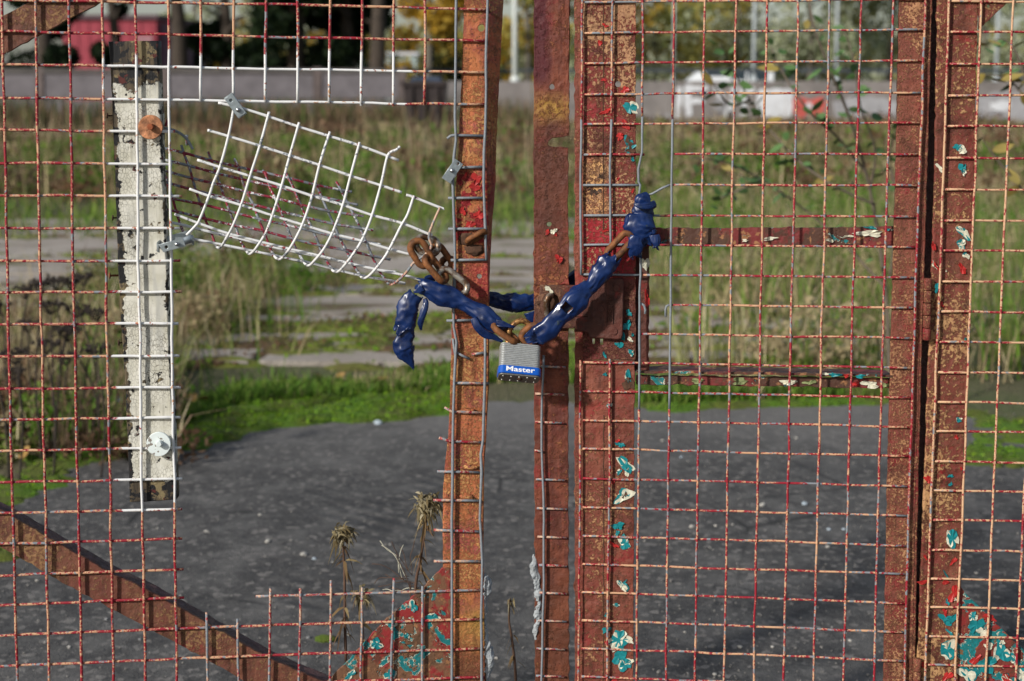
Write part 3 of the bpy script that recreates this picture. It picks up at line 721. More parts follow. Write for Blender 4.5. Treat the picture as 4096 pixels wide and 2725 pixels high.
hedge('hedge', -700, 1850, 62, .2, 2.6, 7000, DARKG + YELL[:1] + GOLD[:1], 'dark hedge behind the evergreens and red shed', .18)
hedge('hedge', 760, 2150, 92, 0, 5.0, 9000, YELL + WILL + GOLD, 'golden hedge far behind the yellow tree', .26)

m_wallc = plain('wall_concrete', (0.145, 0.132, 0.142), 0.9, var=0.25, scale=2.2, bump=0.5, bd=0.01)
m_wallr = plain('wall_concrete_right', (0.20, 0.18, 0.172), 0.9, var=0.28, scale=1.6, bump=0.5, bd=0.01)
m_wallpost = plain('wall_post', (0.12, 0.095, 0.09), 0.9, var=0.3, scale=3, bump=0.4, bd=0.01)
m_cap = plain('wall_coping', (0.10, 0.09, 0.085), 0.9, var=0.3, scale=3, bump=0.4, bd=0.01)
wy = 36.0
xw = lambda u, d: float(far(u, 300, d)[0])
wall = empty('concrete_wall', (xw(800, wy + DIST), wy, 0), 'grey concrete panel wall with posts, in front of the evergreens', 'wall')
posts = [-900, -340, 160, 660, 1270, 1610]
for u in posts: box('post', xw(u, wy + 2.2) - .11, xw(u, wy + 2.2) + .11, wy - .09, wy + .09, -.05, 1.50, m_wallpost, wall)
for a, b in zip(posts[:-1], posts[1:]):
    xa, xb = xw(a, wy + 2.2) + .113, xw(b, wy + 2.2) - .113
    for z0, z1 in ((-.05, .62), (.66, 1.34)): box('panel', xa, xb, wy - .05, wy + .05, z0, z1, m_wallc, wall, .012)
    box('coping', xa, xb, wy - .10, wy + .10, 1.343, 1.46, m_cap, wall, .01)
ry = 38.5
wall2 = empty('retaining_wall', (xw(3000, ry), ry, 0), 'long low retaining wall covered in graffiti below the road', 'wall')
cu = [1560, 2130, 2700, 3320, 3900, 4600, 5600]
for a, b in zip(cu[:-1], cu[1:]): box('panel', xw(a, ry + 2.2) + .015, xw(b, ry + 2.2) - .015, ry, ry + .25, -.05, 1.12, m_wallr, wall2, .01)
m_gw = plain('spray_white', (0.58, 0.59, 0.62), 0.7, var=0.12, scale=2); m_gr = plain('spray_red', (0.50, 0.09, 0.075), 0.7, var=0.2, scale=3); m_gg = plain('spray_grey', (0.20, 0.195, 0.20), 0.7, var=0.2, scale=3); m_gp = plain('spray_pale', (0.32, 0.315, 0.33), 0.7, var=0.2, scale=2)
WP = (ry, 0.0)
def graff(poly, mat, o=0.0): plate('graffiti', [(u, v) for u, v in poly], mat, wall2, WP, -.006 - o, .004, .0005, amp=3.5, step=16)
for poly in ([(2705, 350), (2728, 346), (2724, 480), (2700, 476)], [(2735, 345), (2830, 340), (2834, 362), (2764, 368), (2766, 398), (2815, 394), (2817, 414), (2764, 420), (2768, 462), (2740, 466)],
             [(2850, 350), (2876, 344), (2930, 470), (2905, 476)], [(2930, 344), (2952, 346), (2925, 476), (2905, 476)], [(2960, 352), (3018, 348), (3018, 368), (2984, 372), (2986, 462), (2962, 466)]):
    graff(poly, m_gw)
graff([(3034, 360), (3120, 354), (3168, 360), (3172, 420), (3166, 470), (3090, 474), (3036, 462), (3026, 410)], m_gw)
graff([(3172, 396), (3200, 386), (3240, 402), (3290, 384), (3304, 420), (3296, 462), (3250, 470), (3236, 446), (3214, 474), (3180, 462)], m_gr)
graff([(3226, 410), (3250, 414), (3246, 436), (3224, 434)], m_gw, .006)
graff([(3330, 410), (3420, 384), (3520, 392), (3590, 404), (3580, 480), (3470, 492), (3350, 486)], m_gp)
graff([(3905, 390), (3990, 366), (4096, 372), (4110, 478), (3990, 500), (3915, 480)], m_gp); graff([(3960, 410), (4040, 400), (4030, 440), (3970, 446)], m_gw, .006)
graff(circle(2876, 424, 30, 18), m_gg, .006); graff(circle(2876, 424, 17, 14), m_gp, .012); graff(circle(2876, 424, 8, 10), m_gg, .018)
graff([(2600, 470), (2670, 452), (2690, 500), (2640, 520)], m_gp)

m_railing = plain('railing_dark', (0.045, 0.055, 0.065), 0.6, var=0.15, scale=3)
m_lamp = plain('lamp_post_paint', (0.40, 0.44, 0.45), 0.55, var=0.1, scale=4); m_lampw = plain('lamp_post_pale', (0.62, 0.66, 0.64), 0.5, var=0.08, scale=4)
m_road = plain('road', (0.09, 0.088, 0.088), 0.9, var=0.2, scale=3)
rdy = 58
tag(box('road', -140, 160, 50, 66, -.003, .004, m_road), kind='structure')
rail = empty('guard_railing', (xw(3000, 50), 48, 0), 'dark horizontal guard railing along the road', 'railing')
box('rail', xw(1500, 50.2), xw(5200, 50.2), 47.97, 48.03, 1.40, 1.52, m_railing, rail)
for k in range(16):
    x = xw(1500, 50.2) + .3 + k * 2.05; box('post', x - .04, x + .04, 48.04, 48.10, 0, 1.47, m_railing, rail)
LG = 'lamp posts along the road'
for (u, d_, r_, mt, lb) in [(2060, 47, .095, m_lampw, 'stout white lamp post seen between the orange and brown steel posts'), (2695, 72, .07, m_lamp, 'thin grey lamp post near the wall end of the road'), (3015, 60, .09, m_lamp, 'grey lamp post with pale plinth behind the parked van'),
                           (3345, 66, .085, m_lamp, 'grey lamp post in front of the pale willow'), (3985, 62, .085, m_lamp, 'grey lamp post seen through the hinged side panel'), (3270, 95, .06, m_lamp, 'distant slim lamp post beside the pale willow')]:
    x = xw(u, d_); t = empty('lamp_post', (x, d_ - DIST, 0), lb, 'lamp post', LG); y = d_ - DIST
    tube('column', [(x, y, -.02), (x, y, 4.0), (x, y, 8.2)], [r_ * 1.05, r_ * .85, r_ * .6], mt, t, 12)
    tube('base', [(x, y, 0), (x, y, 1.22), (x, y, 1.25)], [r_ * 1.55, r_ * 1.55, r_ * 1.0], mt, t, 12)
    tube('arm', catmull([(x, y, 8.2), (x + .15, y, 8.7), (x + .9, y, 8.9)], 5), .04, mt, t, 8)
    box('lantern', x + .75, x + 1.3, y - .11, y + .11, 8.83, 8.96, m_railing, t, .02)
# tangled low weeds: clumps of small leaves, stems and seed heads
def weed_clumps(name, spots, n, size, cols, label):
    t = empty('w', (0, 0, 0)); blobs = []
    for (x, y, r, h) in spots: blobs.append((x, y, h * .45, r, r * .8, h * .6))
    o = cloud_obj(name, blobs, n, size, cols, t); o.parent = None; bpy.data.objects.remove(t); return tag(o, label, 'weeds', kind='stuff')
RUSS = [(0.22, 0.12, 0.065), (0.15, 0.085, 0.05), (0.28, 0.17, 0.10), (0.10, 0.065, 0.045)]
def scatter(k, f, r0, r1, h0, h1): return [(*f(), random.uniform(r0, r1), random.uniform(h0, h1)) for _ in range(k)]
weed_clumps('weed_tangle', scatter(260, rect(-5.5, 6.5, 12.2, 22, .07), .2, .7, .12, .42), 32000, .045, RUSS + OLIVE + GREEN + GREEN + STRAW[:2] + RUSS[:2], 'tangled russet and green weeds beyond the concrete yard')
weed_clumps('weed_tangle', scatter(240, rect(-11, 13, 21, 35, .035), .4, 1.1, .12, .40), 22000, .07, RUSS + OLIVE + STRAW[:2] + GREEN[:2] + RUSS, 'far tangle of brown weeds below the concrete wall')
weed_clumps('weed_tangle', scatter(190, rect(.75, 5.2, 3.8, 11, .04), .10, .35, .10, .40), 22000, .022, GREEN + OLIVE + STRAW[:3] + GREEN[:2] + RUSS[:2], 'tangled green weeds among the meadow grass beyond the red leaf')
weed_clumps('weed_tangle', scatter(60, lambda: tuple(gp(random.uniform(-500, 700), random.uniform(1480, 1850))[:2]), .07, .18, .06, .22), 9000, .016, GREEN + OLIVE + RUSS + STRAW[:2], 'tangled brown and green weeds beside the white board')
weed_clumps('weed_tangle', scatter(50, lambda: (random.gauss(-1.85, .34), random.gauss(5.6, 1.0)), .08, .20, .08, .32), 9000, .016, GREEN + OLIVE + STRAW[:2] + RUSS[:2], 'green weeds sprouting from the yard below the folded mesh')
MOSSC = [(0.19, 0.36, 0.02), (0.12, 0.25, 0.015), (0.26, 0.42, 0.03), (0.17, 0.23, 0.035)]
weed_clumps('moss_tufts', [(x, y, (rx + ry) * .6, h * 1.3) for (x, y, rx, ry, h) in moss_spots], 26000, .0075, MOSSC, 'fine bright tufts of moss along the asphalt edge')
weed_clumps('joint_tufts', [(x, y, (rx + ry) * .6, h * 1.6) for (x, y, rx, ry, h) in joint_spots], 20000, .014, MOSSC + OLIVE + RUSS[:2] + OLIVE, 'yellow green moss and weeds sprouting along the slab joints')
# the red shed
m_shed = plain('shed_red', (0.30, 0.040, 0.060), 0.7, var=0.15, scale=2.5); m_shedg = plain('shed_grey', (0.20, 0.13, 0.16), 0.7, var=0.2, scale=2.5); m_shedd = plain('shed_door', (0.32, 0.16, 0.18), 0.7, var=0.15, scale=2.5); m_roofd = plain('shed_roof', (0.10, 0.06, 0.07), 0.8, var=0.2, scale=3)
sy = 56.0
shed = empty('red_shed', (xw(470, sy), sy, 0), 'dark red flat roofed shed behind the evergreens', 'building')
xa, xb, xc = xw(255, sy + 2.2), xw(628, sy + 2.2), xw(700, sy + 2.2)
box('wall', xa, xb, sy, sy + 7, -.02, 3.55, m_shed, shed); box('side_wall', xb + .003, xc, sy + .6, sy + 7, -.02, 3.40, m_shedg, shed)
box('roof', xa - .15, xb + .12, sy - .15, sy + 7.1, 3.553, 3.74, m_roofd, shed)
for k in range(9): box('cladding_rib', xa + .2 + k * (xb - xa - .4) / 8 - .03, xa + .2 + k * (xb - xa - .4) / 8 + .03, sy - .03, sy - .001, 0, 3.54, m_shed, shed)
box('door', xb - .75, xb - .15, sy - .045, sy - .033, 0.0, 2.9, m_shedd, shed)
# cars on the road, only their tops clear the wall
def car(name, u0, u1, dist, body, label, dark, h=1.55, van=False):
    y = dist - DIST; x0, x1 = xw(u0, dist), xw(u1, dist); L = x1 - x0
    t = empty(name, ((x0 + x1) / 2, y, 0), label, 'car')
    prof = [(0, .35), (.02, .75), (.16, .92), (.30, h - .05), (.36, h), (.80, h), (.93, 1.0), (.99, .9), (1, .35)] if not van else [(0, .35), (.01, .85), (.12, 1.05), (.24, h - .05), (.30, h), (.97, h), (1, h - .1), (1, .35)]
    W = .85; V = []; n = len(prof)
    for s in (-1, 1):
        for (f, z) in prof: V.append((x0 + f * L, y + s * W * (.82 if z > 1.1 else 1), z))
    Fc = [tuple(range(n)), tuple(range(2 * n - 1, n - 1, -1))] + [(i, n + i, n + (i + 1) % n, (i + 1) % n) for i in range(n)]
    o = build('body', V, Fc, body, t); bm = bmesh.new(); bm.from_mesh(o.data); bmesh.ops.recalc_face_normals(bm, faces=bm.faces); bmesh.ops.bevel(bm, geom=list(bm.edges), offset=.04, segments=2, affect='EDGES'); bm.to_mesh(o.data); bm.free()
    g0, g1 = (.33, .79) if not van else (.27, .93)
    m = 3
    for k in range(m):
        a = g0 + (g1 - g0) * k / m + .012; b = g0 + (g1 - g0) * (k + 1) / m - .012
        box('window', x0 + a * L, x0 + b * L, y - W * .82 - .10, y - W * .82 - .02, h - .50, h - .12, dark, t, .01)
    for f in (.2, .8):
        cx = x0 + f * L
        w_ = tube('wheel', [(cx, y - W - .03, .32), (cx, y - W + .18, .32)], .32, m_railing, t, 18)
        tube('rim', [(cx, y - W - .04, .32), (cx, y - W - .031, .32)], .19, m_lamp, w_, 14)
    return t
m_carw = plain('car_white', (0.72, 0.74, 0.75), 0.3, var=0.03, scale=2, bump=0); m_carb = plain('car_dark_blue', (0.05, 0.07, 0.11), 0.25, var=0.05, scale=2, bump=0); m_glass = plain('car_glass', (0.03, 0.045, 0.055), 0.12, var=0.1, scale=2, bump=0)
car('parked_van', 2705, 3085, 64, m_carw, 'white van with dark windows behind the graffiti wall', m_glass, 1.55, True)
car('parked_car', 1590, 1800, 60, m_carb, 'dark blue car beside the yellow tree', m_glass, 1.22)
car('parked_car', 1405, 1520, 74, m_carw, 'small white car far behind the wall under the trunk', m_glass, 2.0)
m_caravan = plain('kiosk_green', (0.36, 0.44, 0.42), 0.6, var=0.1, scale=3)
kx0, kx1 = xw(1540, 66), xw(1668, 66)
kio = empty('site_cabin', ((kx0 + kx1) / 2, 64, 0), 'pale green cabin below the yellow tree', 'cabin')
box('wall', kx0, kx1, 64, 66, 0, 2.2, m_caravan, kio, .03); box('roof', kx0 - .08, kx1 + .08, 63.9, 66.1, 2.203, 2.34, m_gw, kio, .02); box('window', kx0 + .25, kx1 - .25, 63.97, 63.995, 1.3, 1.9, m_glass, kio)
m_skip = plain('skip_dark', (0.035, 0.026, 0.026), 0.8, var=0.3, scale=4)
s0, s1 = xw(1615, 33), xw(1785, 33)
sk = empty('rubble_skip', ((s0 + s1) / 2, 30.8, 0), 'dark steel skip standing at the end of the panel wall', 'skip')
V = [(s0 - .0, 30.4, 1.12), (s1 + .0, 30.4, 1.12), (s1, 31.8, 1.12), (s0, 31.8, 1.12), (s0 + .12, 30.5, 0), (s1 - .12, 30.5, 0), (s1 - .12, 31.7, 0), (s0 + .12, 31.7, 0)]
build('body', V, [(0, 1, 5, 4), (1, 2, 6, 5), (2, 3, 7, 6), (3, 0, 4, 7), (4, 5, 6, 7), (3, 2, 1, 0)], m_skip, sk)
box('rim', s0 - .04, s1 + .04, 30.34, 30.397, 1.05, 1.16, m_skip, sk, .01)
for k in range(3): box('rib', s0 + .2 + k * (s1 - s0 - .4) / 2 - .03, s0 + .2 + k * (s1 - s0 - .4) / 2 + .03, 30.36, 30.40, .1, 1.04, m_skip, sk)

# ================================================================== GATES
VB, VT = 3350.0, -1150.0
def ext(line, top=False, bot=False):
    L = [tuple(map(float, q)) for q in line]
    if bot and len(L) > 1:
        (u0, v0), (u1, v1) = L[0], L[-1]; s = (u1 - u0) / (v1 - v0) if len(L) == 2 else (L[-1][0] - L[-2][0]) / (L[-1][1] - L[-2][1])
        s = max(min(s, .05), -.05); L.append((u1 + s * (VB - v1), VB))
    if top:
        (u0, v0), (u1, v1) = L[0], L[-1]; s = (L[1][0] - L[0][0]) / (L[1][1] - L[0][1]); s = max(min(s, .05), -.05)
        L.insert(0, (u0 + s * (VT - v0), VT))
    return L
RW, RWR = 0.00215, 0.00183
def wire(line, off, pl, r, mat, parent, wob=0.0005, name='wire', offs=None):
    P = [px(u, v, off if offs is None else offs[i], pl) for i, (u, v) in enumerate(line)]
    P = resample(P, .024)
    k = rng.normal(0, wob, P.shape); k[:, 1] *= .5; k[0] = k[-1] = 0
    k = (k + np.roll(k, 1, 0)) * .6; P = P + k
    R = r * (1 + rng.normal(0, .05, len(P)))
    return tube(name, P, R, mat, parent, 8)
HO, VO = -0.0036, -0.0068       # horizontals touch the frame, verticals are welded on their outside

# ---- the leaf with the white board
G1 = empty('mesh_gate', tuple(px(900, 3420, 0, LEFT) * np.array([1, 1, 0])), 'rusty wire mesh gate leaf with a flaking white board bolted to it', 'gate')
for (a, b) in [(7, 69), (141, 198), (275, 328), (409, 454), (541, 581), (673, 707)]:
    ln = [(a, 0), (a + (b - a) * .44, 1350), (b, 2723)]
    wire(ext(ln, True, True), VO, LEFT, RW, m_wire_left, G1)
for u in (-127, -260, -392): wire(ext([(u, 0), (u + 68, 2723)], True, True), VO, LEFT, RW, m_wire_left, G1)
for (u, v1) in [(805, 405), (935, 400), (1064, 408), (1192, 410), (1320, 412), (1448, 422), (1575, 425), (1701, 422)]:
    wire(ext([(u, 0), (u - (2 if u < 1400 else 3), v1)], True), VO, LEFT, RW, m_wire_left, G1)
for (u0, u1, v0) in [(826, 832, 2450), (950, 955, 2476), (1082, 1076, 2354), (1201, 1196, 2354), (1324, 1322, 2322), (1449, 1443, 2350), (1576, 1564, 2313), (1690, 1688, 2345)]:
    wire(ext([(u0, v0), (u1, 2723)], bot=True), VO, LEFT, RW * .95, m_wire_bottom, G1)
v14 = [(1826, 0), (1822, 280), (1820, 467), (1824, 560), (1816, 630), (1812, 723), (1813, 793), (1817, 887), (1820, 980), (1821, 1041), (1820, 1097), (1813, 1237), (1814, 1307), (1826, 1367), (1822, 1411), (1816, 1527), (1813, 1649), (1811, 1765), (1811, 1887), (1809, 2003), (1807, 2078), (1808, 2400), (1807, 2723)]
wire(ext(v14, True, True), VO, LEFT, RW, m_wire_grey, G1, .0003)
wire(ext([(1951, 0), (1945, 280), (1943, 406), (1942, 513), (1936, 607), (1935, 728), (1936, 793), (1940, 910), (1946, 1041)], True), VO, LEFT, RW, m_wire_grey, G1, .0003)
wire(ext([(1940, 1330), (1941, 1428), (1939, 1537), (1934, 1653), (1931, 1761), (1923, 1817), (1926, 1887), (1921, 2003), (1919, 2078), (1922, 2121), (1929, 2247), (1928, 2364), (1926, 2476), (1926, 2723)], bot=True), VO, LEFT, RW, m_wire_grey, G1, .0003)
hl = [((0, 2), (1100, 17), (1957, 40)), ((0, 125), (1000, 146), (1947, 164)), ((0, 258), (1100, 276), (1952, 291)), ((0, 391), (1100, 407), (1943, 419)), ((0, 520), (590, 526), (700, 527)), ((0, 652), (688, 657)),
      ((0, 783), (728, 785)), ((0, 912), (719, 913)), ((0, 1044), (720, 1043)), ((0, 1170), (728, 1168)), ((0, 1297), (714, 1294)), ((0, 1426), (719, 1423)), ((0, 1557), (723, 1548)), ((0, 1681), (723, 1669)),
      ((0, 1804), (725, 1791)), ((0, 1930), (728, 1916)), ((0, 2052), (728, 2036)), ((0, 2176), (728, 2156)), ((0, 2302), (733, 2276)), ((0, 2422), (737, 2392)), ((0, 2542), (1100, 2500), (1924, 2476)), ((0, 2665), (1100, 2620), (1922, 2595)),
      ((0, 2790), (1443, 2723), (1938, 2709)), ((0, 2912), (1938, 2824)), ((0, 3034), (1938, 2938)), ((0, 3156), (1938, 3052)), ((0, 3278), (1938, 3166))]
hl += [((0, 2 - 130 * k), (1957, 40 - 126 * k)) for k in range(1, 9)]
for k, ln in enumerate(hl):
    (u0, v0), (u1, v1) = ln[0], ln[1]; s = (v1 - v0) / (u1 - u0)
    ln = [(-420, v0 - 420 * s)] + list(ln[1:]) if True else ln
    wire(ln, HO, LEFT, RW, m_wire_left, G1)
for ln in [((1023, 2386), (1480, 2373), (1924, 2360)), ((1735, 2245), (1924, 2246)), ((1735, 2120), (1924, 2128)), ((1733, 2001), (1919, 2004)), ((1748, 1886), (1918, 1889)), ((1756, 1751), (1793, 1763), (1929, 1768)), ((1778, 1630), (1807, 1646), (1933, 1652)),
           ((1812, 1532), (1957, 1534)), ((1826, 1411), (1877, 1436)), ((1887, 1418), (1938, 1411)), ((1786, 1283), (1900, 1281)), ((1803, 1041), (1946, 1040)), ((1793, 916), (1938, 916)), ((1792, 793), (1933, 792)), ((1830, 671), (1931, 668)), ((1789, 555), (1803, 543), (1817, 540), (1938, 543))]:
    wire(ln, HO, LEFT, RW, m_wire_grey if ln[0][1] < 1300 else m_wire_bottom, G1, .0003)
wire([(1812, 1355), (1816, 1400), (1822, 1430)], VO + .003, LEFT, RW * .9, m_wire_grey, G1)
# twisted angle iron stile
Lp = [(-1150, 1862), (0, 1857), (280, 1848), (470, 1838), (600, 1834), (728, 1825), (910, 1817), (1190, 1808), (1400, 1805), (1583, 1800), (1747, 1793), (1863, 1779), (1980, 1772), (2135, 1770), (2275, 1772), (2725, 1776), (3400, 1780)]
Mp = [(-1150, 1975), (0, 1957), (300, 1947), (600, 1943), (728, 1946), (840, 1948), (1027, 1949), (1166, 1952), (1350, 1954), (3400, 1954)]
Rp = [(-1150, 2060), (0, 2014), (280, 2000), (467, 1990), (600, 1985), (728, 1982), (840, 1973), (1027, 1961), (1166, 1957), (1350, 1957), (1537, 1957), (1607, 1952), (1770, 1943), (1863, 1937), (2078, 1935), (2228, 1932), (2275, 1936), (2500, 1938), (2725, 1945), (3400, 1950)]
fI = lambda T, v: float(np.interp(v, [q[0] for q in T], [q[1] for q in T]))
vs = np.concatenate([np.linspace(-1150, -40, 12), np.arange(0, 2730, 26), np.linspace(2760, 3400, 10)])
outl = [(fI(Lp, v) + random.gauss(0, 1.0), v) for v in vs] + [(min(fI(Mp, v), fI(Rp, v) - 2) + random.gauss(0, .3), v) for v in vs[::-1]]
plate('stile', outl, m_orange, G1, LEFT, 0.0, .006, .0008, holes=[circle(1925, 112, 14, 12, 1.5), circle(1918, 1106, 10, 10, 1.5)], amp=0)
# back leg of the angle, its far edge swinging into view where the iron is twisted
V, Fc = [], []
for v in vs:
    m_ = min(fI(Mp, v), fI(Rp, v) - 2); r_ = fI(Rp, v) + random.gauss(0, .7)
    a = px(m_ + 1, v, 0.0002, LEFT); b = px(max(r_, m_ + 2), v, .016 if r_ - m_ > 14 else .03, LEFT)
    V += [a, b, b + np.array([-.005, .002, 0]), a + np.array([-.005, .006, 0])]
n = len(vs)
for i in range(n - 1):
    for k in range(4): Fc.append((i * 4 + k, i * 4 + (k + 1) % 4, i * 4 + 4 + (k + 1) % 4, i * 4 + 4 + k))
Fc += [(0, 1, 2, 3), tuple((n - 1) * 4 + k for k in (3, 2, 1, 0))]
o = build('stile_flange', V, Fc, m_orange, G1); bm = bmesh.new(); bm.from_mesh(o.data); bmesh.ops.recalc_face_normals(bm, faces=bm.faces); bm.to_mesh(o.data); bm.free()
# diagonal braces
plate('brace', [(-420, 1830), (42, 2065), (177, 2144), (327, 2228), (443, 2294), (583, 2359), (770, 2462), (957, 2569), (1100, 2648), (1280, 2723), (1640, 2905), (1640, 3020), (1500, 3000), (952, 2711), (803, 2625), (569, 2501), (373, 2399), (187, 2294), (47, 2214), (-420, 1960)], m_brace, G1, LEFT, 0.0005, .006, .0008, amp=1.6)
flange('brace_flange', [(-420, 1830), (42, 2065), (177, 2144), (327, 2228), (443, 2294), (583, 2359), (770, 2462), (957, 2569), (1100, 2648), (1280, 2723), (1640, 2905)], m_flange, G1, LEFT, .0065, .030, 12, 1.2)
plate('brace', [(-420, 282), (0, 75), (16, 61), (124, 5), (700, -330), (760, -220), (397, 12), (275, 77), (149, 145), (19, 215), (-420, 440)], m_brace, G1, LEFT, 0.0005, .006, .0008, amp=1.6)
plate('gusset', [(1766, 2274), (1690, 2352), (1580, 2448), (1480, 2545), (1440, 2592), (1364, 2670), (1290, 2745), (1150, 2900), (1150, 3010), (1809, 3010), (1806, 2725), (1802, 2274)], m_peel_left, G1, LEFT, -0.0012, .005, .0008, amp=2.2, step=14)
plate('bottom_rail', [(-420, 3010), (1780, 3010), (1780, 3120), (-420, 3120)], m_brace, G1, LEFT, .0005, .006)
plate('top_rail', [(-420, -1180), (2000, -1180), (2000, -1070), (-420, -1070)], m_brace, G1, LEFT, .0005, .006)
# welded ring stub and weld lumps on the stile
def ring(name, c, long_d, nrm, L, W, r, mat, parent, half=False, sides=8):
    c = np.array(c); a = np.array(long_d, float); a /= np.linalg.norm(a); nn = np.array(nrm, float); nn -= a * np.dot(nn, a); nn /= np.linalg.norm(nn); b = np.cross(nn, a)
    R = W / 2 - r; s = L / 2 - W / 2; P = []
    for k in range(11): t = -math.pi / 2 + math.pi * k / 10; P.append(c + a * (s + R * math.cos(t)) + b * R * math.sin(t))
    if not half:
        for k in range(11): t = math.pi / 2 + math.pi * k / 10; P.append(c + a * (-s + R * math.cos(t)) + b * R * math.sin(t))
        n = len(P); V = []; Fc = []
        Pn = np.array(P); T = np.roll(Pn, -1, 0) - np.roll(Pn, 1, 0); T /= np.linalg.norm(T, axis=1, keepdims=True)
        for i in range(n):
            o1 = nn; o2 = np.cross(T[i], nn)
            rr = r * random.uniform(.95, 1.05)
            for q in range(sides): ang = 2 * math.pi * q / sides; V.append(Pn[i] + rr * (math.cos(ang) * o1 + math.sin(ang) * o2))
        for i in range(n):
            for q in range(sides): Fc.append((i * sides + q, i * sides + (q + 1) % sides, ((i + 1) % n) * sides + (q + 1) % sides, ((i + 1) % n) * sides + q))
        o = build(name, V, Fc, mat, parent, True)
        bm = bmesh.new(); bm.from_mesh(o.data); bmesh.ops.recalc_face_normals(bm, faces=bm.faces); bm.to_mesh(o.data); bm.free()
        return o
    return tube(name, P, r, mat, parent, sides)
ring('welded_link', px(1905, 948, -.006, LEFT), (.85, 0, .5), (0.3, 0.3, .9), .040, .024, .0048, m_chain, G1)
def lump(name, u, v, ru, rv, mat, parent, pl, off, dep=.006, seed=0, sub=3):
    bm = bmesh.new(); bmesh.ops.create_icosphere(bm, subdivisions=sub, radius=1.0); c = px(u, v, off, pl); k = (px(u + 100, v, off, pl)[0] - c[0]) / 100
    from mathutils import noise as mn
    for q in bm.verts:
        d = q.co.copy(); f = 1 + .45 * mn.noise(d * 1.9 + Vector((seed, seed * 2, 0))) + .22 * mn.noise(d * 5 + Vector((seed, 0, 3)))
        q.co = Vector((c[0] + d.x * ru * k * f, c[1] + d.y * dep * f, c[2] + d.z * rv * k * f))
    me = bpy.data.meshes.new(name); bm.to_mesh(me); bm.free(); me.polygons.foreach_set('use_smooth', [True] * len(me.polygons))
    return mesh_obj(name, me, mat, parent)
lump('weld_lump', 1895, 1000, 38, 22, m_rustspot, G1, LEFT, 0, .004, 3); lump('weld_lump', 1862, 955, 30, 26, m_rustspot, G1, LEFT, 0, .003, 4)
for (u, v, a, b, s) in [(1850, 540, 34, 7, 8), (1870, 1642, 30, 7, 9), (1875, 1870, 40, 10, 10), (1865, 1990, 32, 12, 11), (1870, 2470, 30, 7, 12)]: lump('paint_blob', u, v, a, b, m_orange, G1, LEFT, -.001, .003, s, 2)
# the board, washers and nails
B = plate('wooden_board', [(432, 166), (520, 164), (631, 163), (637, 327), (644, 500), (650, 728), (653, 747), (672, 1167), (677, 1400), (686, 1583), (695, 1770), (704, 2000), (610, 2006), (518, 2010), (511, 1817), (502, 1583), (488, 1367), (469, 1027), (461, 747), (460, 728), (448, 420), (441, 280)], m_board, G1, LEFT, .0008, .024, .0022, amp=.7, step=30)
B['label'] = 'weathered board with cracked white paint'
def disc(name, u, v, r, mat, parent, pl, off, th=.004, n=28, jit=0):
    return plate(name, circle(u, v, r, n, jit), mat, parent, pl, off, th, .0008, amp=0)
w1 = disc('washer', 601, 509, 49, m_washer_rust, B, LEFT, -.014); w1['label'] = 'orange rusted round washer with bolt'
disc('bolt_head', 600, 508, 14, m_bolt_rust, B, LEFT, -.0225, .008, 6)
w2 = disc('washer', 634, 1778, 49, m_washer_white, B, LEFT, -.014); w2['label'] = 'white painted round washer with bolt'
disc('bolt_head', 634, 1778, 13, m_washer_white, B, LEFT, -.0225, .008, 6)
def nail(u0, v0, u1, v1, mat, r=.0012, hr=.0042):
    a, b = px(u0, v0, .012, LEFT), px(u1, v1, .012, LEFT); d = (b - a) / np.linalg.norm(b - a)
    tube('nail', [a, a + d * .0015, a + d * .00155, b + d * .004], [hr, hr, r, r], mat, B, 10)
nail(473, 143, 473, 168, m_nail); nail(427, 463, 449, 464, m_nail); nail(449, 872, 469, 872, m_nail); nail(437, 1103, 475, 1102, m_nailo, .0016, .0048); nail(473, 1372, 489, 1371, m_nail)

# ---- paint flakes: thin scraps of lifted paint
def flake(u, v, r, mat, parent, pl, asp=1.0, off=-.0006, n=17, rot=None, curl=.0012, under=None):
    rot = random.random() * 3 if rot is None else rot
    def poly(rr, jit):
        out = []
        ph = [random.random() * 6.28 for _ in range(3)]
        for k in range(n):
            a = 2 * math.pi * k / n; q = rr * (.9 + .22 * math.sin(2 * a + ph[0]) + .17 * math.sin(3 * a + ph[1]) + .10 * math.sin(5 * a + ph[2]) + random.uniform(-jit, jit) * .3); x, y = q * math.cos(a), q * math.sin(a) * asp
            out.append((u + x * math.cos(rot) - y * math.sin(rot), v + x * math.sin(rot) + y * math.cos(rot)))
        return out
    for m_, rr, o_ in ([(under, r * 1.0, off)] if under else []) + [(mat, r, off - .0004)]:
        if m_ is under and under is not None: sx_, sy_ = random.uniform(-.28, .28) * r, random.uniform(-.28, .28) * r
        else: sx_ = sy_ = 0
        pts = [(a_ + sx_, b_ + sy_) for a_, b_ in poly(rr, .5)]; P = [px(a, b, o_ - max(0, random.gauss(0, curl)), pl) for a, b in pts]; c = px(u, v, o_, pl)
        V = [c] + P + [p + np.array([0, .0003, 0]) for p in [c] + P]; m2 = n + 1
        Fc = [(0, 1 + (k + 1) % n, 1 + k) for k in range(n)] + [(m2, m2 + 1 + k, m2 + 1 + (k + 1) % n) for k in range(n)] + [(1 + k, 1 + (k + 1) % n, m2 + 1 + (k + 1) % n, m2 + 1 + k) for k in range(n)]
        o = build('paint_flake', V, Fc, m_, parent)
        bm = bmesh.new(); bm.from_mesh(o.data); bmesh.ops.recalc_face_normals(bm, faces=bm.faces); bm.to_mesh(o.data); bm.free()
for (u, v, r, a) in [(1860, 705, 16, .5), (1905, 715, 20, 1.2), (1900, 745, 18, 1.4), (1850, 845, 20, .6), (1915, 860, 24, .7), (1880, 900, 22, .6)]: flake(u, v, r, m_redf, G1, LEFT, a)
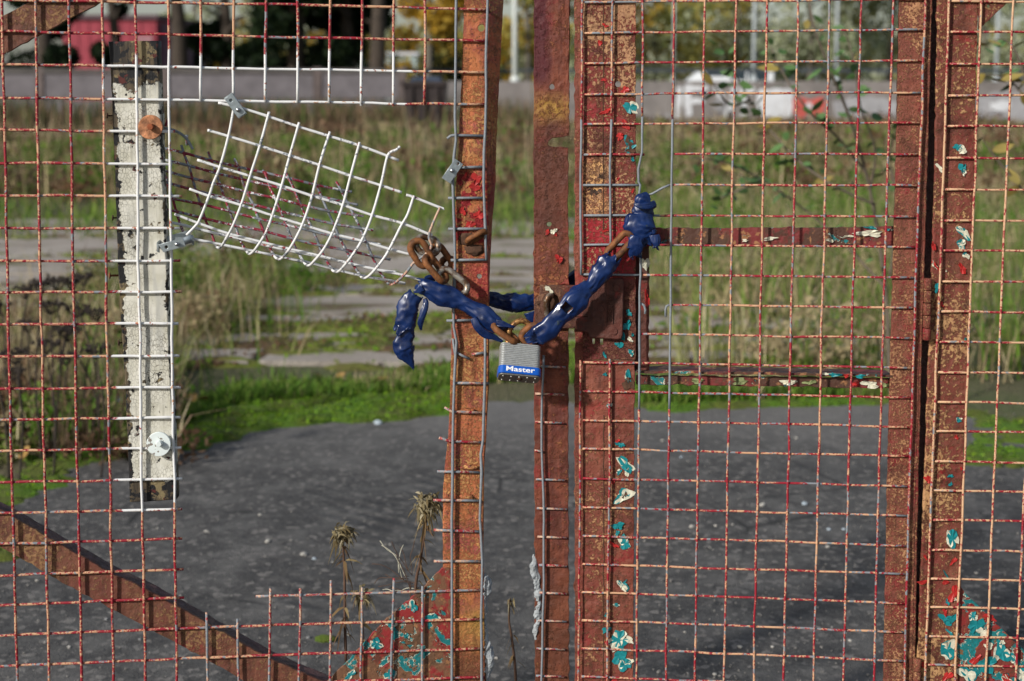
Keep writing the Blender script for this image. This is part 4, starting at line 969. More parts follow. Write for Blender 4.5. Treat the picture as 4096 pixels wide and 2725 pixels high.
for (u, v, r, a) in [(1655, 2428, 24, .6), (1505, 2575, 20, 1.3), (1565, 2500, 22, .8), (1730, 2470, 26, .6), (1625, 2545, 14, .6), (1400, 2700, 24, .5), (1560, 2705, 26, 1)]: flake(u, v, r, m_teal, G1, LEFT, a, -.002, under=m_cream)

# ---- the bar with the notch
G2 = empty('steel_bar', tuple(px(2205, 3420, .004, FLAT) * np.array([1, 1, 0])), 'narrow brown steel bar with a cut notch, standing between the two gate leaves', 'post')
PB = (0.004, 0.0)
plate('bar', [(2136, -1150), (2136, 0), (2135, 700), (2136, 1400), (2138, 2000), (2140, 2560), (2143, 3400), (2280, 3400), (2277, 2723), (2274, 2000), (2275, 1400), (2273, 950), (2273, 592), (2222, 589), (2199, 586), (2192, 578), (2194, 566), (2210, 553), (2254, 548), (2276, 543), (2277, 300), (2280, 0), (2280, -1150)], m_bar, G2, PB, 0, .008, .0008, holes=[circle(2208, 348, 11, 12, 1.2), circle(2197, 898, 10, 12, 1)], amp=1.6)
plate('joint_plate', [(2137, 952), (2275, 947), (2276, 1085), (2278, 1140), (2136, 1140), (2136, 1085)], m_bar, G2, PB, -.0025, .003, amp=1.3)
plate('edge_strip', [(2262, -1100), (2278, -1100), (2277, 535), (2264, 535)], m_bar, G2, PB, -.003, .003, .0007, amp=1.8)
line = [(2175, 1422), (2174, 1490), (2169, 1583), (2167, 1677), (2167, 1793), (2170, 1887), (2173, 1980), (2175, 2078), (2175, 2135), (2176, 2322), (2172, 2462), (2168, 2602), (2166, 2723)]
wire(ext(line, bot=True), VO, PB, RWR, m_wire_grey, G2, .0003)
for (u0, u1, v) in [(2155, 2263, 1467), (2140, 2257, 1577), (2140, 2256, 1690), (2138, 2172, 1804), (2143, 2260, 1919), (2147, 2268, 2035), (2150, 2268, 2149), (2153, 2268, 2262), (2158, 2267, 2373), (2153, 2266, 2484), (2146, 2260, 2596), (2144, 2258, 2705), (2144, 2258, 2815), (2144, 2258, 2925), (2144, 2258, 3035)]:
    wire([(u0, v - 2), (u1, v + 3)], HO, PB, RWR, m_wire_bottom, G2, .0002)
def mortar_run(line, parent, pl, off):
    P = catmull([px(u, v, off, pl) for u, v, r in line], 14); R0 = catmull([(r, 0, 0) for u, v, r in line], 14)[:, 0] * DIST / F
    V, Fc = tube_geo(P, R0, 14)
    V = [np.array(q) + np.array([1, .8, .6]) * .0034 * np.array([mn.noise(Vector(q) * 110), mn.noise(Vector(q) * 110 + Vector((7, 0, 0))), mn.noise(Vector(q) * 110 + Vector((0, 9, 0)))]) + .0022 * mn.noise(Vector(q) * 330) for q in V]
    build('mortar_lump', V, Fc, m_mortar, parent, False)
mortar_run([(2137, 2222, 3), (2138, 2250, 11), (2134, 2280, 15), (2145, 2310, 16), (2150, 2350, 13), (2153, 2385, 15), (2155, 2420, 8), (2150, 2450, 14), (2148, 2490, 11), (2142, 2520, 9), (2141, 2555, 4)], G2, PB, .001)
mortar_run([(1940, 2300, 5), (1946, 2320, 15), (1950, 2350, 17), (1944, 2385, 13), (1940, 2420, 7), (1942, 2470, 5), (1944, 2550, 8), (1952, 2590, 17), (1956, 2630, 20), (1954, 2680, 15), (1946, 2720, 9), (1946, 2800, 10)], G1, LEFT, .004)
# lock keep on the bar
K = plate('lock_keep', [(2160, 1141), (2345, 1143), (2345, 1240), (2296, 1315), (2200, 1315), (2140, 1290), (2136, 1230), (2140, 1200), (2158, 1180)], m_keep, G2, PB, -.009, .008, .0012, amp=.8, holes=[[(2184, 1262), (2182, 1200), (2192, 1180), (2212, 1174), (2230, 1184), (2237, 1204), (2236, 1262)]])
plate('keep_backing', [(2165, 1160), (2260, 1160), (2260, 1290), (2165, 1290)], m_rustspot, G2, PB, -.0008, .003)
tube('staple', catmull([px(2188, 1268, -.006, PB), px(2184, 1215, -.016, PB), px(2194, 1186, -.016, PB), px(2208, 1182, -.008, PB)], 6), .0042, m_chain_worn, G2, 10)
for (u, v, r, mt) in [(2195, 1158, 20, m_cream), (2152, 1215, 8, m_rustspot)]: flake(u, v, r, mt, G2, PB, .55, -.0095)
for (u, v, r, a, mt) in [(2215, 925, 15, .7, m_cream), (2190, 930, 14, .6, m_redf), (2222, 938, 8, .8, m_redf), (2235, 1035, 16, 1.2, m_redf)]: flake(u, v, r, mt, G2, PB, a, -.0055 if v > 950 else -.001)

# ---- the red leaf
G3 = empty('mesh_gate', tuple(px(3000, 3420, 0, RIGHT) * np.array([1, 1, 0])), 'red peeling mesh gate leaf with lock case, two cross rails and hinges', 'gate')
def rv(a0, a1, a2, a3): return [(a0, 0), (a1, 728), (a2, 2078), (a3, 2723)]
for i, a in enumerate([(2697, 2686, 2671, 2663), (2820, 2809, 2789, 2779), (2945, 2930, 2908, 2896), (3070, 3053, 3028, 3015), (3194, 3177, 3148, 3135), (3320, 3301, 3269, 3254), (3446, 3424, 3389, 3374), (3574, 3550, 3512, 3495), (3701, 3677, 3633, 3616)]):
    if i == 0:
        wire(ext([(2697, 0), (2690, 480)], True), VO, RIGHT, RWR, m_wire_right, G3); wire([(2690, 476), (2686, 728), (2680, 1450), (2677, 1640)], VO, RIGHT, RWR, m_wire_grey, G3); wire(ext([(2677, 1636), (2671, 2078), (2663, 2723)], bot=True), VO, RIGHT, RWR, m_wire_right, G3)
    else: wire(ext(rv(*a), True, True), VO, RIGHT, RWR, m_wire_right, G3)
wire(ext([(2330, 0), (2325, 480)], True), VO, RIGHT, RWR, m_wire_right, G3); wire([(2325, 478), (2322, 728), (2323, 1030), (2323, 1099)], VO, RIGHT, RWR, m_wire_grey, G3)
wire(ext([(2322, 1441), (2320, 2078), (2314, 2723)], bot=True), VO, RIGHT, RWR, m_wire_right, G3)
wire(ext([(2451, 0), (2446, 480)], True), VO, RIGHT, RWR, m_wire_right, G3); wire([(2446, 478), (2441, 728), (2443, 1010)], VO, RIGHT, RWR, m_wire_grey, G3); wire(ext([(2439, 1436), (2436, 2078), (2428, 2723)], bot=True), VO, RIGHT, RWR, m_wire_right, G3)
wire(ext([(2574, 0), (2569, 467)], True), VO, RIGHT, RWR, m_wire_right, G3)
wire([(2569, 465), (2567, 607), (2553, 677), (2555, 728), (2562, 740), (2555, 793), (2552, 860), (2560, 950), (2562, 1000), (2562, 1101), (2558, 1167), (2558, 1428), (2556, 1640)], VO, RIGHT, RWR, m_wire_grey, G3, .0002)
wire(ext([(2556, 1638), (2552, 2078), (2545, 2723)], bot=True), VO, RIGHT, RWR, m_wire_right, G3)
rh = [((2335, 9), (3100, 2), (3700, -3)), ((2335, 133), (3100, 125), (3696, 119)), ((2335, 254), (3100, 248), (3685, 242)), ((2335, 378), (3100, 373), (3683, 371)), ((2335, 497), (3100, 494), (3679, 492)), ((2330, 619), (2578, 617)), ((2695, 617), (3100, 617), (3672, 617)),
      ((2680, 740), (3100, 742), (3668, 743)), ((2640, 864), (3100, 865), (3662, 867)), ((2570, 981), (3100, 984), (3659, 989)), ((2560, 1100), (3100, 1105), (3655, 1111)), ((2675, 1220), (3100, 1225), (3650, 1232)), ((2560, 1336), (3100, 1345), (3650, 1353)),
      ((2330, 1449), (3100, 1462), (3645, 1473)), ((2330, 1565), (3100, 1580), (3640, 1592)), ((2330, 1681), (3100, 1697), (3640, 1709)), ((2330, 1795), (3100, 1814), (3635, 1825)), ((2330, 1913), (3100, 1932), (3632, 1946)), ((2330, 2029), (3100, 2050), (3628, 2065)),
      ((2328, 2144), (3100, 2165), (3622, 2184)), ((2328, 2256), (3100, 2280), (3620, 2299)), ((2325, 2368), (3100, 2394), (3617, 2415)), ((2325, 2481), (3100, 2508), (3613, 2530)), ((2325, 2594), (3100, 2622), (3612, 2645)), ((2325, 2706), (3100, 2734), (3610, 2757))]
rh += [((2325, 2706 + 112 * k), (3610, 2757 + 113 * k)) for k in range(1, 5)] + [((2335, 9 - 124 * k), (3700, -3 - 124 * k)) for k in range(1, 9)]
for ln in rh: wire(ln, HO, RIGHT, RWR, m_wire_right, G3)
for ln in [((2330, 741), (2560, 741)), ((2335, 862), (2640, 864)), ((2333, 980), (2570, 981)), ((2323, 1098), (2560, 1100))]: wire(ln, HO, RIGHT, RWR, m_wire_grey, G3)
wire([(2582, 785), (2610, 775), (2650, 752), (2680, 740)], HO, RIGHT, RWR, m_wire_grey, G3, .0001)
wire([(2662, 1268), (2662, 1238), (2666, 1225), (2678, 1220)], HO, RIGHT, RWR, m_wire_grey, G3, .0001); wire([(2562, 1213), (2576, 1222), (2582, 1240), (2580, 1256)], HO, RIGHT, RWR, m_wire_grey, G3, .0001)
slots = [[(2370, 1355), (2380, 1356), (2380, 1376), (2374, 1379), (2370, 1375)], [(2401, 1356), (2413, 1356), (2413, 1380), (2405, 1382), (2401, 1377)]]
plate('stile_back', [(2299, -1150), (2298, 0), (2299, 900), (2294, 1010), (2299, 1060), (2299, 2723), (2300, 3400), (2345, 3400), (2345, -1150)], m_stile_low, G3, RIGHT, .006, .006, amp=2.0)
plate('stile', [(2331, -1150), (2331, 1441), (2418, 1441), (2543, 1441), (2544, 0), (2545, -1150)], m_stile, G3, RIGHT, .0, .005, holes=[circle(2473, 337, 12, 14)] + slots, amp=1.4)
plate('stile_lower', [(2331, 1443), (2330, 3400), (2528, 3400), (2534, 2723), (2536, 2078), (2540, 1443)], m_stile_low, G3, RIGHT, .0, .005, amp=1.4)
for (v0, v1) in [(-1100, 930), (1660, 3300)]: flange('seam', [(2416, v0), (2414, v1)], m_rustspot, G3, RIGHT, -.0008, .002, 3, 1.0)
plate('rail', [(2545, 912), (2800, 913), (3300, 911), (3580, 906), (3580, 984), (3100, 980), (2545, 977)], m_rail, G3, RIGHT, .008, .005, amp=2.2)
flange('rail_lip', [(2545, 978), (3580, 985)], m_rail, G3, RIGHT, .0, .03, 6, 1.2)
plate('rail', [(2545, 1502), (3570, 1514), (3570, 1556), (3050, 1546), (2545, 1538)], m_rail, G3, RIGHT, .010, .005, amp=1.8)
flange('rail_top', [(2545, 1484), (3050, 1490), (3570, 1502)], m_rail, G3, RIGHT, -.001, .04, 9, 1.5)
plate('short_stile', [(2562, 978), (2597, 978), (2596, 1487), (2560, 1487)], m_lock, G3, RIGHT, .008, .006, amp=1.2)
plate('stile_side', [(2540, 985), (2561, 985), (2560, 1487), (2540, 1487)], m_lock, G3, RIGHT, .014, .004, amp=1.0)
plate('hinge_stile', [(3602, -1150), (3598, 0), (3583, 728), (3565, 1350), (3549, 2000), (3535, 2723), (3525, 3400), (3640, 3400), (3650, 2723), (3662, 2000), (3680, 1350), (3697, 728), (3715, 0), (3722, -1150)], m_hinge, G3, RIGHT, 0, .006, amp=1.3)
plate('hinge_flange', [(3712, -1150), (3706, 0), (3688, 728), (3671, 1350), (3653, 2000), (3641, 2723), (3632, 3400), (3652, 3400), (3661, 2723), (3674, 2000), (3691, 1350), (3710, 728), (3731, 0), (3738, -1150)], m_hinge, G3, RIGHT, .0008, .03, .002, amp=.9)
plate('bottom_rail', [(2534, 3120), (3530, 3170), (3530, 3280), (2534, 3230)], m_stile_low, G3, RIGHT, .0005, .006); plate('top_rail', [(2546, -1140), (3600, -1140), (3600, -1040), (2546, -1040)], m_stile_low, G3, RIGHT, .0005, .006)
# lock case
LC = plate('lock_case', [(2376, 1118), (2490, 1115), (2496, 1130), (2492, 1340), (2486, 1358), (2470, 1360), (2360, 1353), (2352, 1335), (2302, 1320), (2302, 1272), (2352, 1270), (2356, 1180)], m_lock, G3, RIGHT, -.011, .011, .0022, amp=.5)
LC['label'] = 'brown cast lock case with raised lettering'
plate('lettering_frame', [(2428, 1178), (2455, 1180), (2452, 1296), (2425, 1294)], m_lock, G3, RIGHT, -.0130, .0022, .0004, amp=0, holes=[[(2431, 1181), (2452, 1183), (2449, 1293), (2428, 1291)]])
def text_geo(body, size, extr, offs=0.0):
    cu = bpy.data.curves.new('t', 'FONT'); cu.body = body; cu.size = size; cu.extrude = extr; cu.offset = offs; cu.align_x = 'CENTER'; cu.align_y = 'CENTER'
    ob = bpy.data.objects.new('t', cu); COL.objects.link(ob); dg = bpy.context.evaluated_depsgraph_get()
    me = bpy.data.meshes.new_from_object(ob.evaluated_get(dg)); bpy.data.objects.remove(ob); bpy.data.curves.remove(cu); me.materials.clear()
    return me
me = text_geo('ERA 970L', .0105, .0016, .0002); c = px(2440, 1237, -.0122, RIGHT)
me.transform(Matrix.Translation(Vector(c)) @ Matrix.Rotation(math.radians(90), 4, 'X') @ Matrix.Rotation(math.radians(-88.5), 4, 'Z') @ Matrix.Diagonal((.80, 1.0, 1, 1)))
mesh_obj('lettering', me, m_lock, G3)
for (u, v) in [(2466, 1153), (2404, 1238), (2456, 1326)]: disc('rivet', u, v, 15, m_lock, G3, RIGHT, -.0125, .0025, 16, .8)
# lock bolt bridging to the keep
plate('lock_bolt', [(2296, 1180), (2356, 1182), (2356, 1268), (2296, 1268)], m_keep, G3, RIGHT, -.007, .008, .001, amp=.6)
for (u, v, r, a, mt, un) in [(2520, 430, 34, .55, m_teal, m_cream), (2517, 575, 17, 1.6, m_rustspot, m_teal), (2523, 600, 12, 2.0, m_rustspot, m_teal), (2530, 638, 9, 1.0, m_teal, None), (2415, 98, 9, .8, m_redf, None), (2425, 105, 9, 1.2, m_redf, None), (2400, 172, 16, .8, m_redf, None), (2414, 320, 9, 1.4, m_redf, None), (2500, 360, 24, .8, m_redf, None),
        (2425, 445, 12, 3, m_redf, None), (2500, 500, 22, 1.2, m_redf, None), (2480, 545, 26, .6, m_redf, None), (2530, 765, 13, .6, m_redf, None), (2496, 845, 9, .9, m_redf, None), (2472, 715, 10, .8, m_redf, None), (2430, 920, 7, 4, m_redf, None), (2466, 950, 10, 1, m_redf, None),
        (2515, 1252, 14, .8, m_teal, None), (2508, 1302, 22, .7, m_teal, None), (2492, 1345, 9, 2.5, m_teal, None), (2530, 1340, 7, 1, m_teal, None), (2520, 1358, 15, .6, m_cream, None), (2478, 1380, 12, 1.6, m_teal, None), (2525, 1410, 13, 1.0, m_teal, m_cream), (2418, 1420, 6, 2.4, m_teal, None),
        (2515, 1500, 26, .35, m_teal, None), (2420, 1498, 10, .7, m_teal, None), (2508, 1510, 26, .18, m_teal, m_cream), (2515, 1535, 32, .7, m_rustspot, None), (2436, 1620, 12, .8, m_teal, m_cream),
        (2470, 1765, 14, .7, m_redf, None), (2480, 1778, 12, 1.6, m_teal, None), (2500, 1860, 22, 1.7, m_teal, m_cream), (2508, 1890, 16, .7, m_cream, None), (2476, 1890, 12, .7, m_teal, m_cream), (2495, 1985, 26, 1.5, m_cream, m_teal), (2497, 1980, 13, 1, m_rustspot, m_teal), (2452, 1930, 12, 1, m_redf, None),
        (2472, 2105, 24, .8, m_teal, None), (2470, 2132, 11, .8, m_teal, None), (2500, 2172, 26, .9, m_teal, m_cream), (2455, 2180, 13, 2, m_redf, None), (2490, 2345, 27, .55, m_cream, m_teal), (2495, 2332, 15, .3, m_teal, None), (2465, 2420, 12, .6, m_teal, m_cream), (2425, 2460, 9, .8, m_teal, None),
        (2475, 2560, 32, 1.4, m_teal, m_cream), (2480, 2620, 34, .9, m_teal, None), (2500, 2660, 24, 1.2, m_teal, m_cream), (2515, 2560, 12, 2.2, m_cream, None), (2518, 2650, 10, 2.0, m_cream, None), (2424, 2570, 14, .4, m_redf, None), (2458, 2720, 16, .8, m_redf, None), (2425, 2520, 12, 1.6, m_teal, None)]:
    flake(u, v, r * (.75 if mt is m_redf else 1), mt, G3, RIGHT, a, -.0008, under=un)
for (u, v, r, a, mt, o_) in [(3480, 934, 52, .32, m_cream, .006), (3395, 945, 20, .3, m_cream, .006), (3080, 955, 30, .25, m_cream, .006), (3320, 962, 16, .5, m_cream, .006), (3480, 912, 24, .2, m_teal, .006), (2980, 962, 14, .4, m_cream, .006), (3550, 918, 10, .6, m_teal, .006),
        (3340, 1500, 34, .2, m_teal, -.0016), (3300, 1496, 26, .22, m_cream, -.0016), (3385, 1504, 14, .5, m_redf, -.0016), (3440, 1506, 22, .4, m_teal, -.0016), (3480, 1538, 36, .42, m_cream, .009), (3155, 1530, 32, .42, m_cream, .009), (3425, 1537, 14, .9, m_redf, .009), (2790, 1524, 30, .35, m_green, .009), (2960, 1526, 36, .4, m_green, .009), (3240, 1530, 26, .4, m_green, .009), (3540, 1540, 22, .5, m_green, .009), (2582, 1055, 15, 1.9, m_cream, .007), (2588, 1195, 12, 2.6, m_redf, .007)]:
    flake(u, v, r, mt, G3, RIGHT, a, o_, curl=.0018, rot=random.uniform(-.1, .1))
# hinges
def hinge(u0, v0, u1, v1, k):
    a, b = px(u0, v0, -.004, SIDE), px(u1, v1, -.004, SIDE)
    for i in range(k):
        p = a + (b - a) * (i + .03) / k; q = a + (b - a) * (i + .97) / k; d = (q - p) * .07
        tube('hinge_knuckle', [p, p + d, q - d, q], [.0052, .0060, .0060, .0052], m_hinge, G3, 14)
hinge(3712, 1112, 3706, 1362, 5); hinge(3670, 2634, 3664, 2890, 5)

# ---- the fixed side panel
G4 = empty('fence_panel', tuple(px(3950, 3420, 0, SIDE) * np.array([1, 1, 0])), 'fixed mesh side panel beside the hinges, teal paint showing on its corner plate', 'fence panel')
for (a, b, c, d_) in [(3796, 3773, 3722, 3701), (3925, 3899, 3848, 3820), (4053, 4026, 3969, 3943), (4181, 4153, 4093, 4062), (4309, 4281, 4217, 4183), (4437, 4408, 4340, 4304), (4565, 4535, 4464, 4426), (4693, 4662, 4588, 4548), (4821, 4789, 4711, 4669), (4949, 4916, 4835, 4791)]:
    wire(ext(rv(a, b, c, d_), True, True), VO, SIDE, RWR, m_wire_side, G4)
sh = [(3806, 4, 7), (3803, 128, 128), (3796, 256, 256), (3792, 383, 383), (3789, 505, 506), (3785, 632, 632), (3780, 758, 760), (3775, 883, 884), (3768, 1002, 1005), (3766, 1126, 1128), (3761, 1246, 1250), (3757, 1368, 1371), (3752, 1489, 1493), (3747, 1608, 1613), (3745, 1725, 1731), (3738, 1845, 1853), (3736, 1961, 1970), (3731, 2080, 2087), (3726, 2200, 2206), (3724, 2315, 2323), (3719, 2428, 2437), (3717, 2545, 2553), (3712, 2659, 2668)]
sh += [(3708, 2659 + 115 * k, 2668 + 115 * k) for k in range(1, 5)] + [(3810, 4 - 124 * k, 7 - 124 * k) for k in range(1, 9)]
for (u, v0, v1) in sh: wire([(u - 8, v0), (4096, v1), (5000, v1 + (v1 - v0))], HO, SIDE, RWR, m_wire_side, G4)
plate('post', [(3800, -1150), (3795, 0), (3775, 728), (3757, 1350), (3722, 2000), (3703, 2723), (3690, 3400), (3838, 3400), (3843, 2723), (3845, 2352), (3848, 2000), (3868, 1500), (3880, 1200), (3897, 728), (3913, 0), (3920, -1150)], m_side, G4, SIDE, 0, .006, amp=1.4)
plate('post_flange', [(3757, -1150), (3749, 0), (3738, 728), (3717, 1350), (3693, 2000), (3668, 2723), (3655, 3400), (3700, 3400), (3712, 2723), (3730, 2000), (3765, 1350), (3783, 728), (3803, 0), (3808, -1150)], m_side, G4, SIDE, .0035, .006, .0025, amp=1.6)
plate('post_back', [(3735, -1150), (3727, 0), (3708, 728), (3690, 1350), (3670, 2000), (3655, 2723), (3645, 3400), (3692, 3400), (3705, 2723), (3730, 2000), (3760, 1350), (3778, 728), (3790, 0), (3795, -1150)], m_flange, G4, SIDE, .032, .004, amp=1.0)
plate('gusset', [(3836, 2300), (3845, 2350), (3859, 2368), (3976, 2485), (4096, 2602), (4480, 2975), (4480, 3060), (3826, 3060), (3830, 2725)], m_peel_right, G4, SIDE, -.0012, .005, holes=[circle(3872, 2420, 6, 10)], amp=2.2, step=14)
plate('gusset', [(3915, 118), (3927, 110), (3976, 61), (4032, 7), (4480, -430), (4480, -520), (3915, -520)], m_side, G4, SIDE, -.0012, .005, holes=[circle(3955, 25, 7, 10)], amp=1.6)
plate('bottom_rail', [(3842, 3060), (5000, 3085), (5000, 3195), (3842, 3170)], m_side, G4, SIDE, .0005, .006); plate('top_rail', [(3920, -1140), (5000, -1140), (5000, -1040), (3920, -1040)], m_side, G4, SIDE, .0005, .006)
for (u, v, r, a, mt, un) in [(3832, 590, 20, .7, m_teal, None), (3850, 600, 16, 1.2, m_cream, None), (3850, 672, 22, .8, m_teal, None), (3858, 690, 16, .5, m_cream, None), (3758, 672, 20, .45, m_cream, None), (3855, 930, 17, 2.0, m_cream, m_teal), (3848, 980, 22, .7, m_cream, m_teal), (3866, 1024, 12, 1.2, m_cream, m_teal), (3850, 1075, 26, .5, m_redf, None), (3785, 1084, 4, 1, m_cream, None), (3862, 1356, 6, 1, m_teal, None),
        (3735, 985, 8, 3.0, m_redf, None), (3740, 1060, 7, 3.5, m_redf, m_cream), (3748, 1150, 10, 2.2, m_teal, None), (3765, 1215, 9, 1.4, m_redf, None), (3835, 1680, 9, 1.5, m_teal, m_cream), (3825, 1750, 11, .7, m_redf, None), (3715, 1920, 13, 1.8, m_redf, None), (3802, 1905, 8, 1.6, m_teal, None), (3845, 1875, 7, 1, m_redf, None), (3802, 1938, 7, 1.4, m_teal, None),
        (3810, 2155, 22, 1.9, m_teal, m_cream), (3815, 2245, 19, .5, m_redf, None), (3785, 2300, 20, .2, m_teal, None), (3783, 2330, 17, .6, m_redf, None), (3815, 2375, 20, 1.6, m_redf, None), (3790, 2410, 14, .5, m_teal, m_redf), (3822, 2398, 6, 1.6, m_cream, None), (3782, 2480, 30, .55, m_teal, None), (3805, 2475, 20, 1.4, m_teal, None), (3780, 2450, 22, .35, m_redf, None), (3800, 2532, 22, .3, m_teal, None),
        (3790, 2600, 28, 1.4, m_teal, m_cream), (3785, 2575, 14, .6, m_cream, None), (3790, 2705, 16, 1.5, m_redf, None), (3702, 2230, 6, 2, m_redf, None), (3690, 2330, 10, 2, m_redf, None), (3690, 2660, 14, 1.3, m_redf, None),
        (3905, 2500, 34, .8, m_teal, None), (3930, 2530, 22, .9, m_cream, None), (3890, 2465, 16, 1.2, m_teal, m_cream), (3950, 2660, 46, .7, m_teal, None), (4010, 2610, 40, .8, m_teal, m_cream), (3870, 2700, 36, .8, m_cream, m_teal), (3955, 2585, 22, .6, m_cream, None), (4060, 2640, 26, .6, m_teal, m_cream), (4090, 2700, 30, 1, m_cream, m_teal), (3960, 2470, 24, .6, m_redf, None), (3900, 2640, 24, .7, m_redf, None), (4010, 2570, 12, .8, m_cream, None), (4030, 2720, 16, 2, m_redf, m_cream)]:
    flake(u, v, r, mt, G4, SIDE, a, -.0024 if (u > 3840 and v > 2380) else -.0008, under=un)

# ================================================================== THE FOLDED PIECE OF MESH
FM = empty('folded_mesh', tuple(px(1200, 1100, .03, LEFT)), 'torn piece of white wire mesh folded into a hanging trough', 'wire mesh')
def fw(pts, offs, mat, r=RW):
    n = len(pts)
    if np.isscalar(offs): offs = [offs] * n
    P = catmull([px(u, v, o_, LEFT) for (u, v), o_ in zip(pts, offs)], 5)
    tube('wire', P, r * (1 + rng.normal(0, .04, len(P))), mat, FM, 8)
FO, BO = -.016, .085
FL = [([(873, 411), (973, 435), (1075, 467), (1194, 507), (1300, 540), (1439, 583), (1595, 642)], 0), ([(830, 521), (912, 545), (1034, 582), (1158, 622), (1283, 663), (1406, 705), (1523, 742), (1607, 770)], 0),
      ([(789, 640), (876, 668), (1001, 705), (1123, 742), (1245, 783), (1366, 819), (1485, 860), (1607, 893), (1711, 935), (1729, 941)], 0), ([(1625, 780), (1654, 789), (1761, 831), (1776, 835)], 0),
      ([(757, 756), (838, 785), (962, 820), (1087, 862), (1209, 899), (1328, 935), (1447, 964), (1559, 997), (1640, 1018)], .004), ([(698, 856), (790, 892), (915, 935), (1040, 967), (1158, 996), (1280, 1024), (1390, 1052), (1500, 1077), (1613, 1101), (1690, 1122)], .016),
      ([(775, 957), (867, 975), (1010, 1004), (1120, 1027), (1253, 1055), (1343, 1079), (1452, 1104), (1571, 1125), (1622, 1135)], .052)]
for p, d_ in FL: fw(p, FO + .003 + d_, m_wire_white)
BL = [[(645, 590), (743, 614), (847, 643), (956, 669), (1063, 692), (1158, 714), (1265, 740), (1366, 761), (1408, 768)], [(648, 638), (751, 662), (861, 692), (971, 718), (1075, 742), (1179, 766), (1290, 789), (1378, 808), (1432, 820)], [(650, 681), (769, 714), (876, 739), (989, 769), (1102, 793), (1203, 819), (1305, 842), (1417, 860), (1455, 865)],
      [(653, 726), (754, 755), (900, 792), (1013, 819), (1120, 846), (1227, 871), (1334, 896), (1435, 912), (1494, 921)], [(686, 795), (805, 817), (921, 846), (1031, 875), (1141, 899), (1253, 926), (1357, 951), (1455, 967), (1524, 979)], [(658, 837), (704, 846), (820, 875), (939, 902), (1048, 923), (1164, 954), (1280, 982), (1384, 1001), (1488, 1024), (1562, 1039)], [(662, 887), (725, 899), (844, 929), (959, 955), (1075, 985), (1188, 1009), (1295, 1030), (1408, 1056), (1515, 1080), (1586, 1089)]]
for k, p in enumerate(BL): fw(p, BO - .007 * k, m_wire_back if k < 3 else m_wire_white if k > 5 else m_wire_back)
FC = [([(937, 425), (915, 540), (882, 662), (852, 736), (838, 780), (799, 878), (784, 902), (746, 941)], []),
      ([(1077, 447), (1040, 582), (1001, 703), (968, 810), (936, 893), (909, 947), (888, 982), (873, 992), (861, 979)], [(847, 938), (820, 875), (802, 816), (781, 756), (760, 680), (740, 626), (725, 582)]),
      ([(1197, 490), (1161, 617), (1129, 736), (1090, 860), (1063, 932), (1028, 988), (1010, 1010), (995, 1015), (980, 997)], [(959, 958), (942, 905), (918, 843), (894, 780), (876, 727), (852, 662), (832, 608)]),
      ([(1320, 527), (1280, 653), (1247, 789), (1212, 893), (1179, 961), (1149, 1009), (1123, 1036), (1105, 1033), (1087, 1009)], [(1054, 923), (1034, 875), (1013, 819), (989, 771), (968, 718), (950, 662), (936, 635)]),
      ([(1439, 569), (1403, 702), (1372, 819), (1331, 929), (1295, 997), (1259, 1042), (1239, 1061), (1221, 1056), (1200, 1024)], [(1179, 985), (1146, 905), (1123, 848), (1099, 789), (1078, 748), (1063, 700), (1051, 683)]),
      ([(1600, 586), (1585, 600), (1560, 611), (1546, 639), (1525, 735), (1488, 863), (1449, 958), (1414, 1015), (1378, 1062), (1354, 1086), (1334, 1085), (1319, 1065)], [(1289, 1012), (1268, 961), (1245, 908), (1221, 860), (1191, 795), (1173, 750), (1149, 703), (1144, 686)]),
      ([(1656, 783), (1631, 857), (1604, 905), (1556, 1000), (1527, 1045), (1494, 1086), (1467, 1110), (1447, 1110), (1432, 1089)], [(1405, 1045), (1384, 1000), (1360, 955), (1337, 902), (1310, 843), (1283, 780), (1256, 724)]),
      ([(1760, 830), (1717, 935), (1725, 985), (1700, 1020), (1657, 1050), (1616, 1101), (1577, 1134), (1556, 1137), (1539, 1116)], [(1515, 1080), (1488, 1024), (1464, 967), (1438, 908), (1414, 857), (1390, 813), (1366, 765), (1345, 727)])]
for k, (f_, b_) in enumerate(FC):
    nf = len(f_); of = [FO] * nf
    if b_:
        for q, val in zip(range(nf - 4, nf), (-.006, .014, .030, .046)): of[q] = val
    ob_ = list(np.linspace(.052, BO + .004, len(b_)))
    fw(f_, of, m_wire_white if k < 7 else m_wire_bottom, RW * .97)
    if b_: fw([f_[-1]] + b_, [of[-1]] + ob_, m_wire_back, RW * .97)
fw([(650, 668), (668, 727), (692, 801), (704, 843), (719, 893), (733, 930)], [.08, .076, .07, .065, .06, .055], m_wire_back)
fw([(747, 540), (747, 582)], .10, m_wire_back); fw([(640, 505), (656, 512), (704, 525), (740, 549), (760, 579), (771, 598)], .02, m_wire_grey); fw([(662, 505), (672, 478)], .02, m_wire_back)

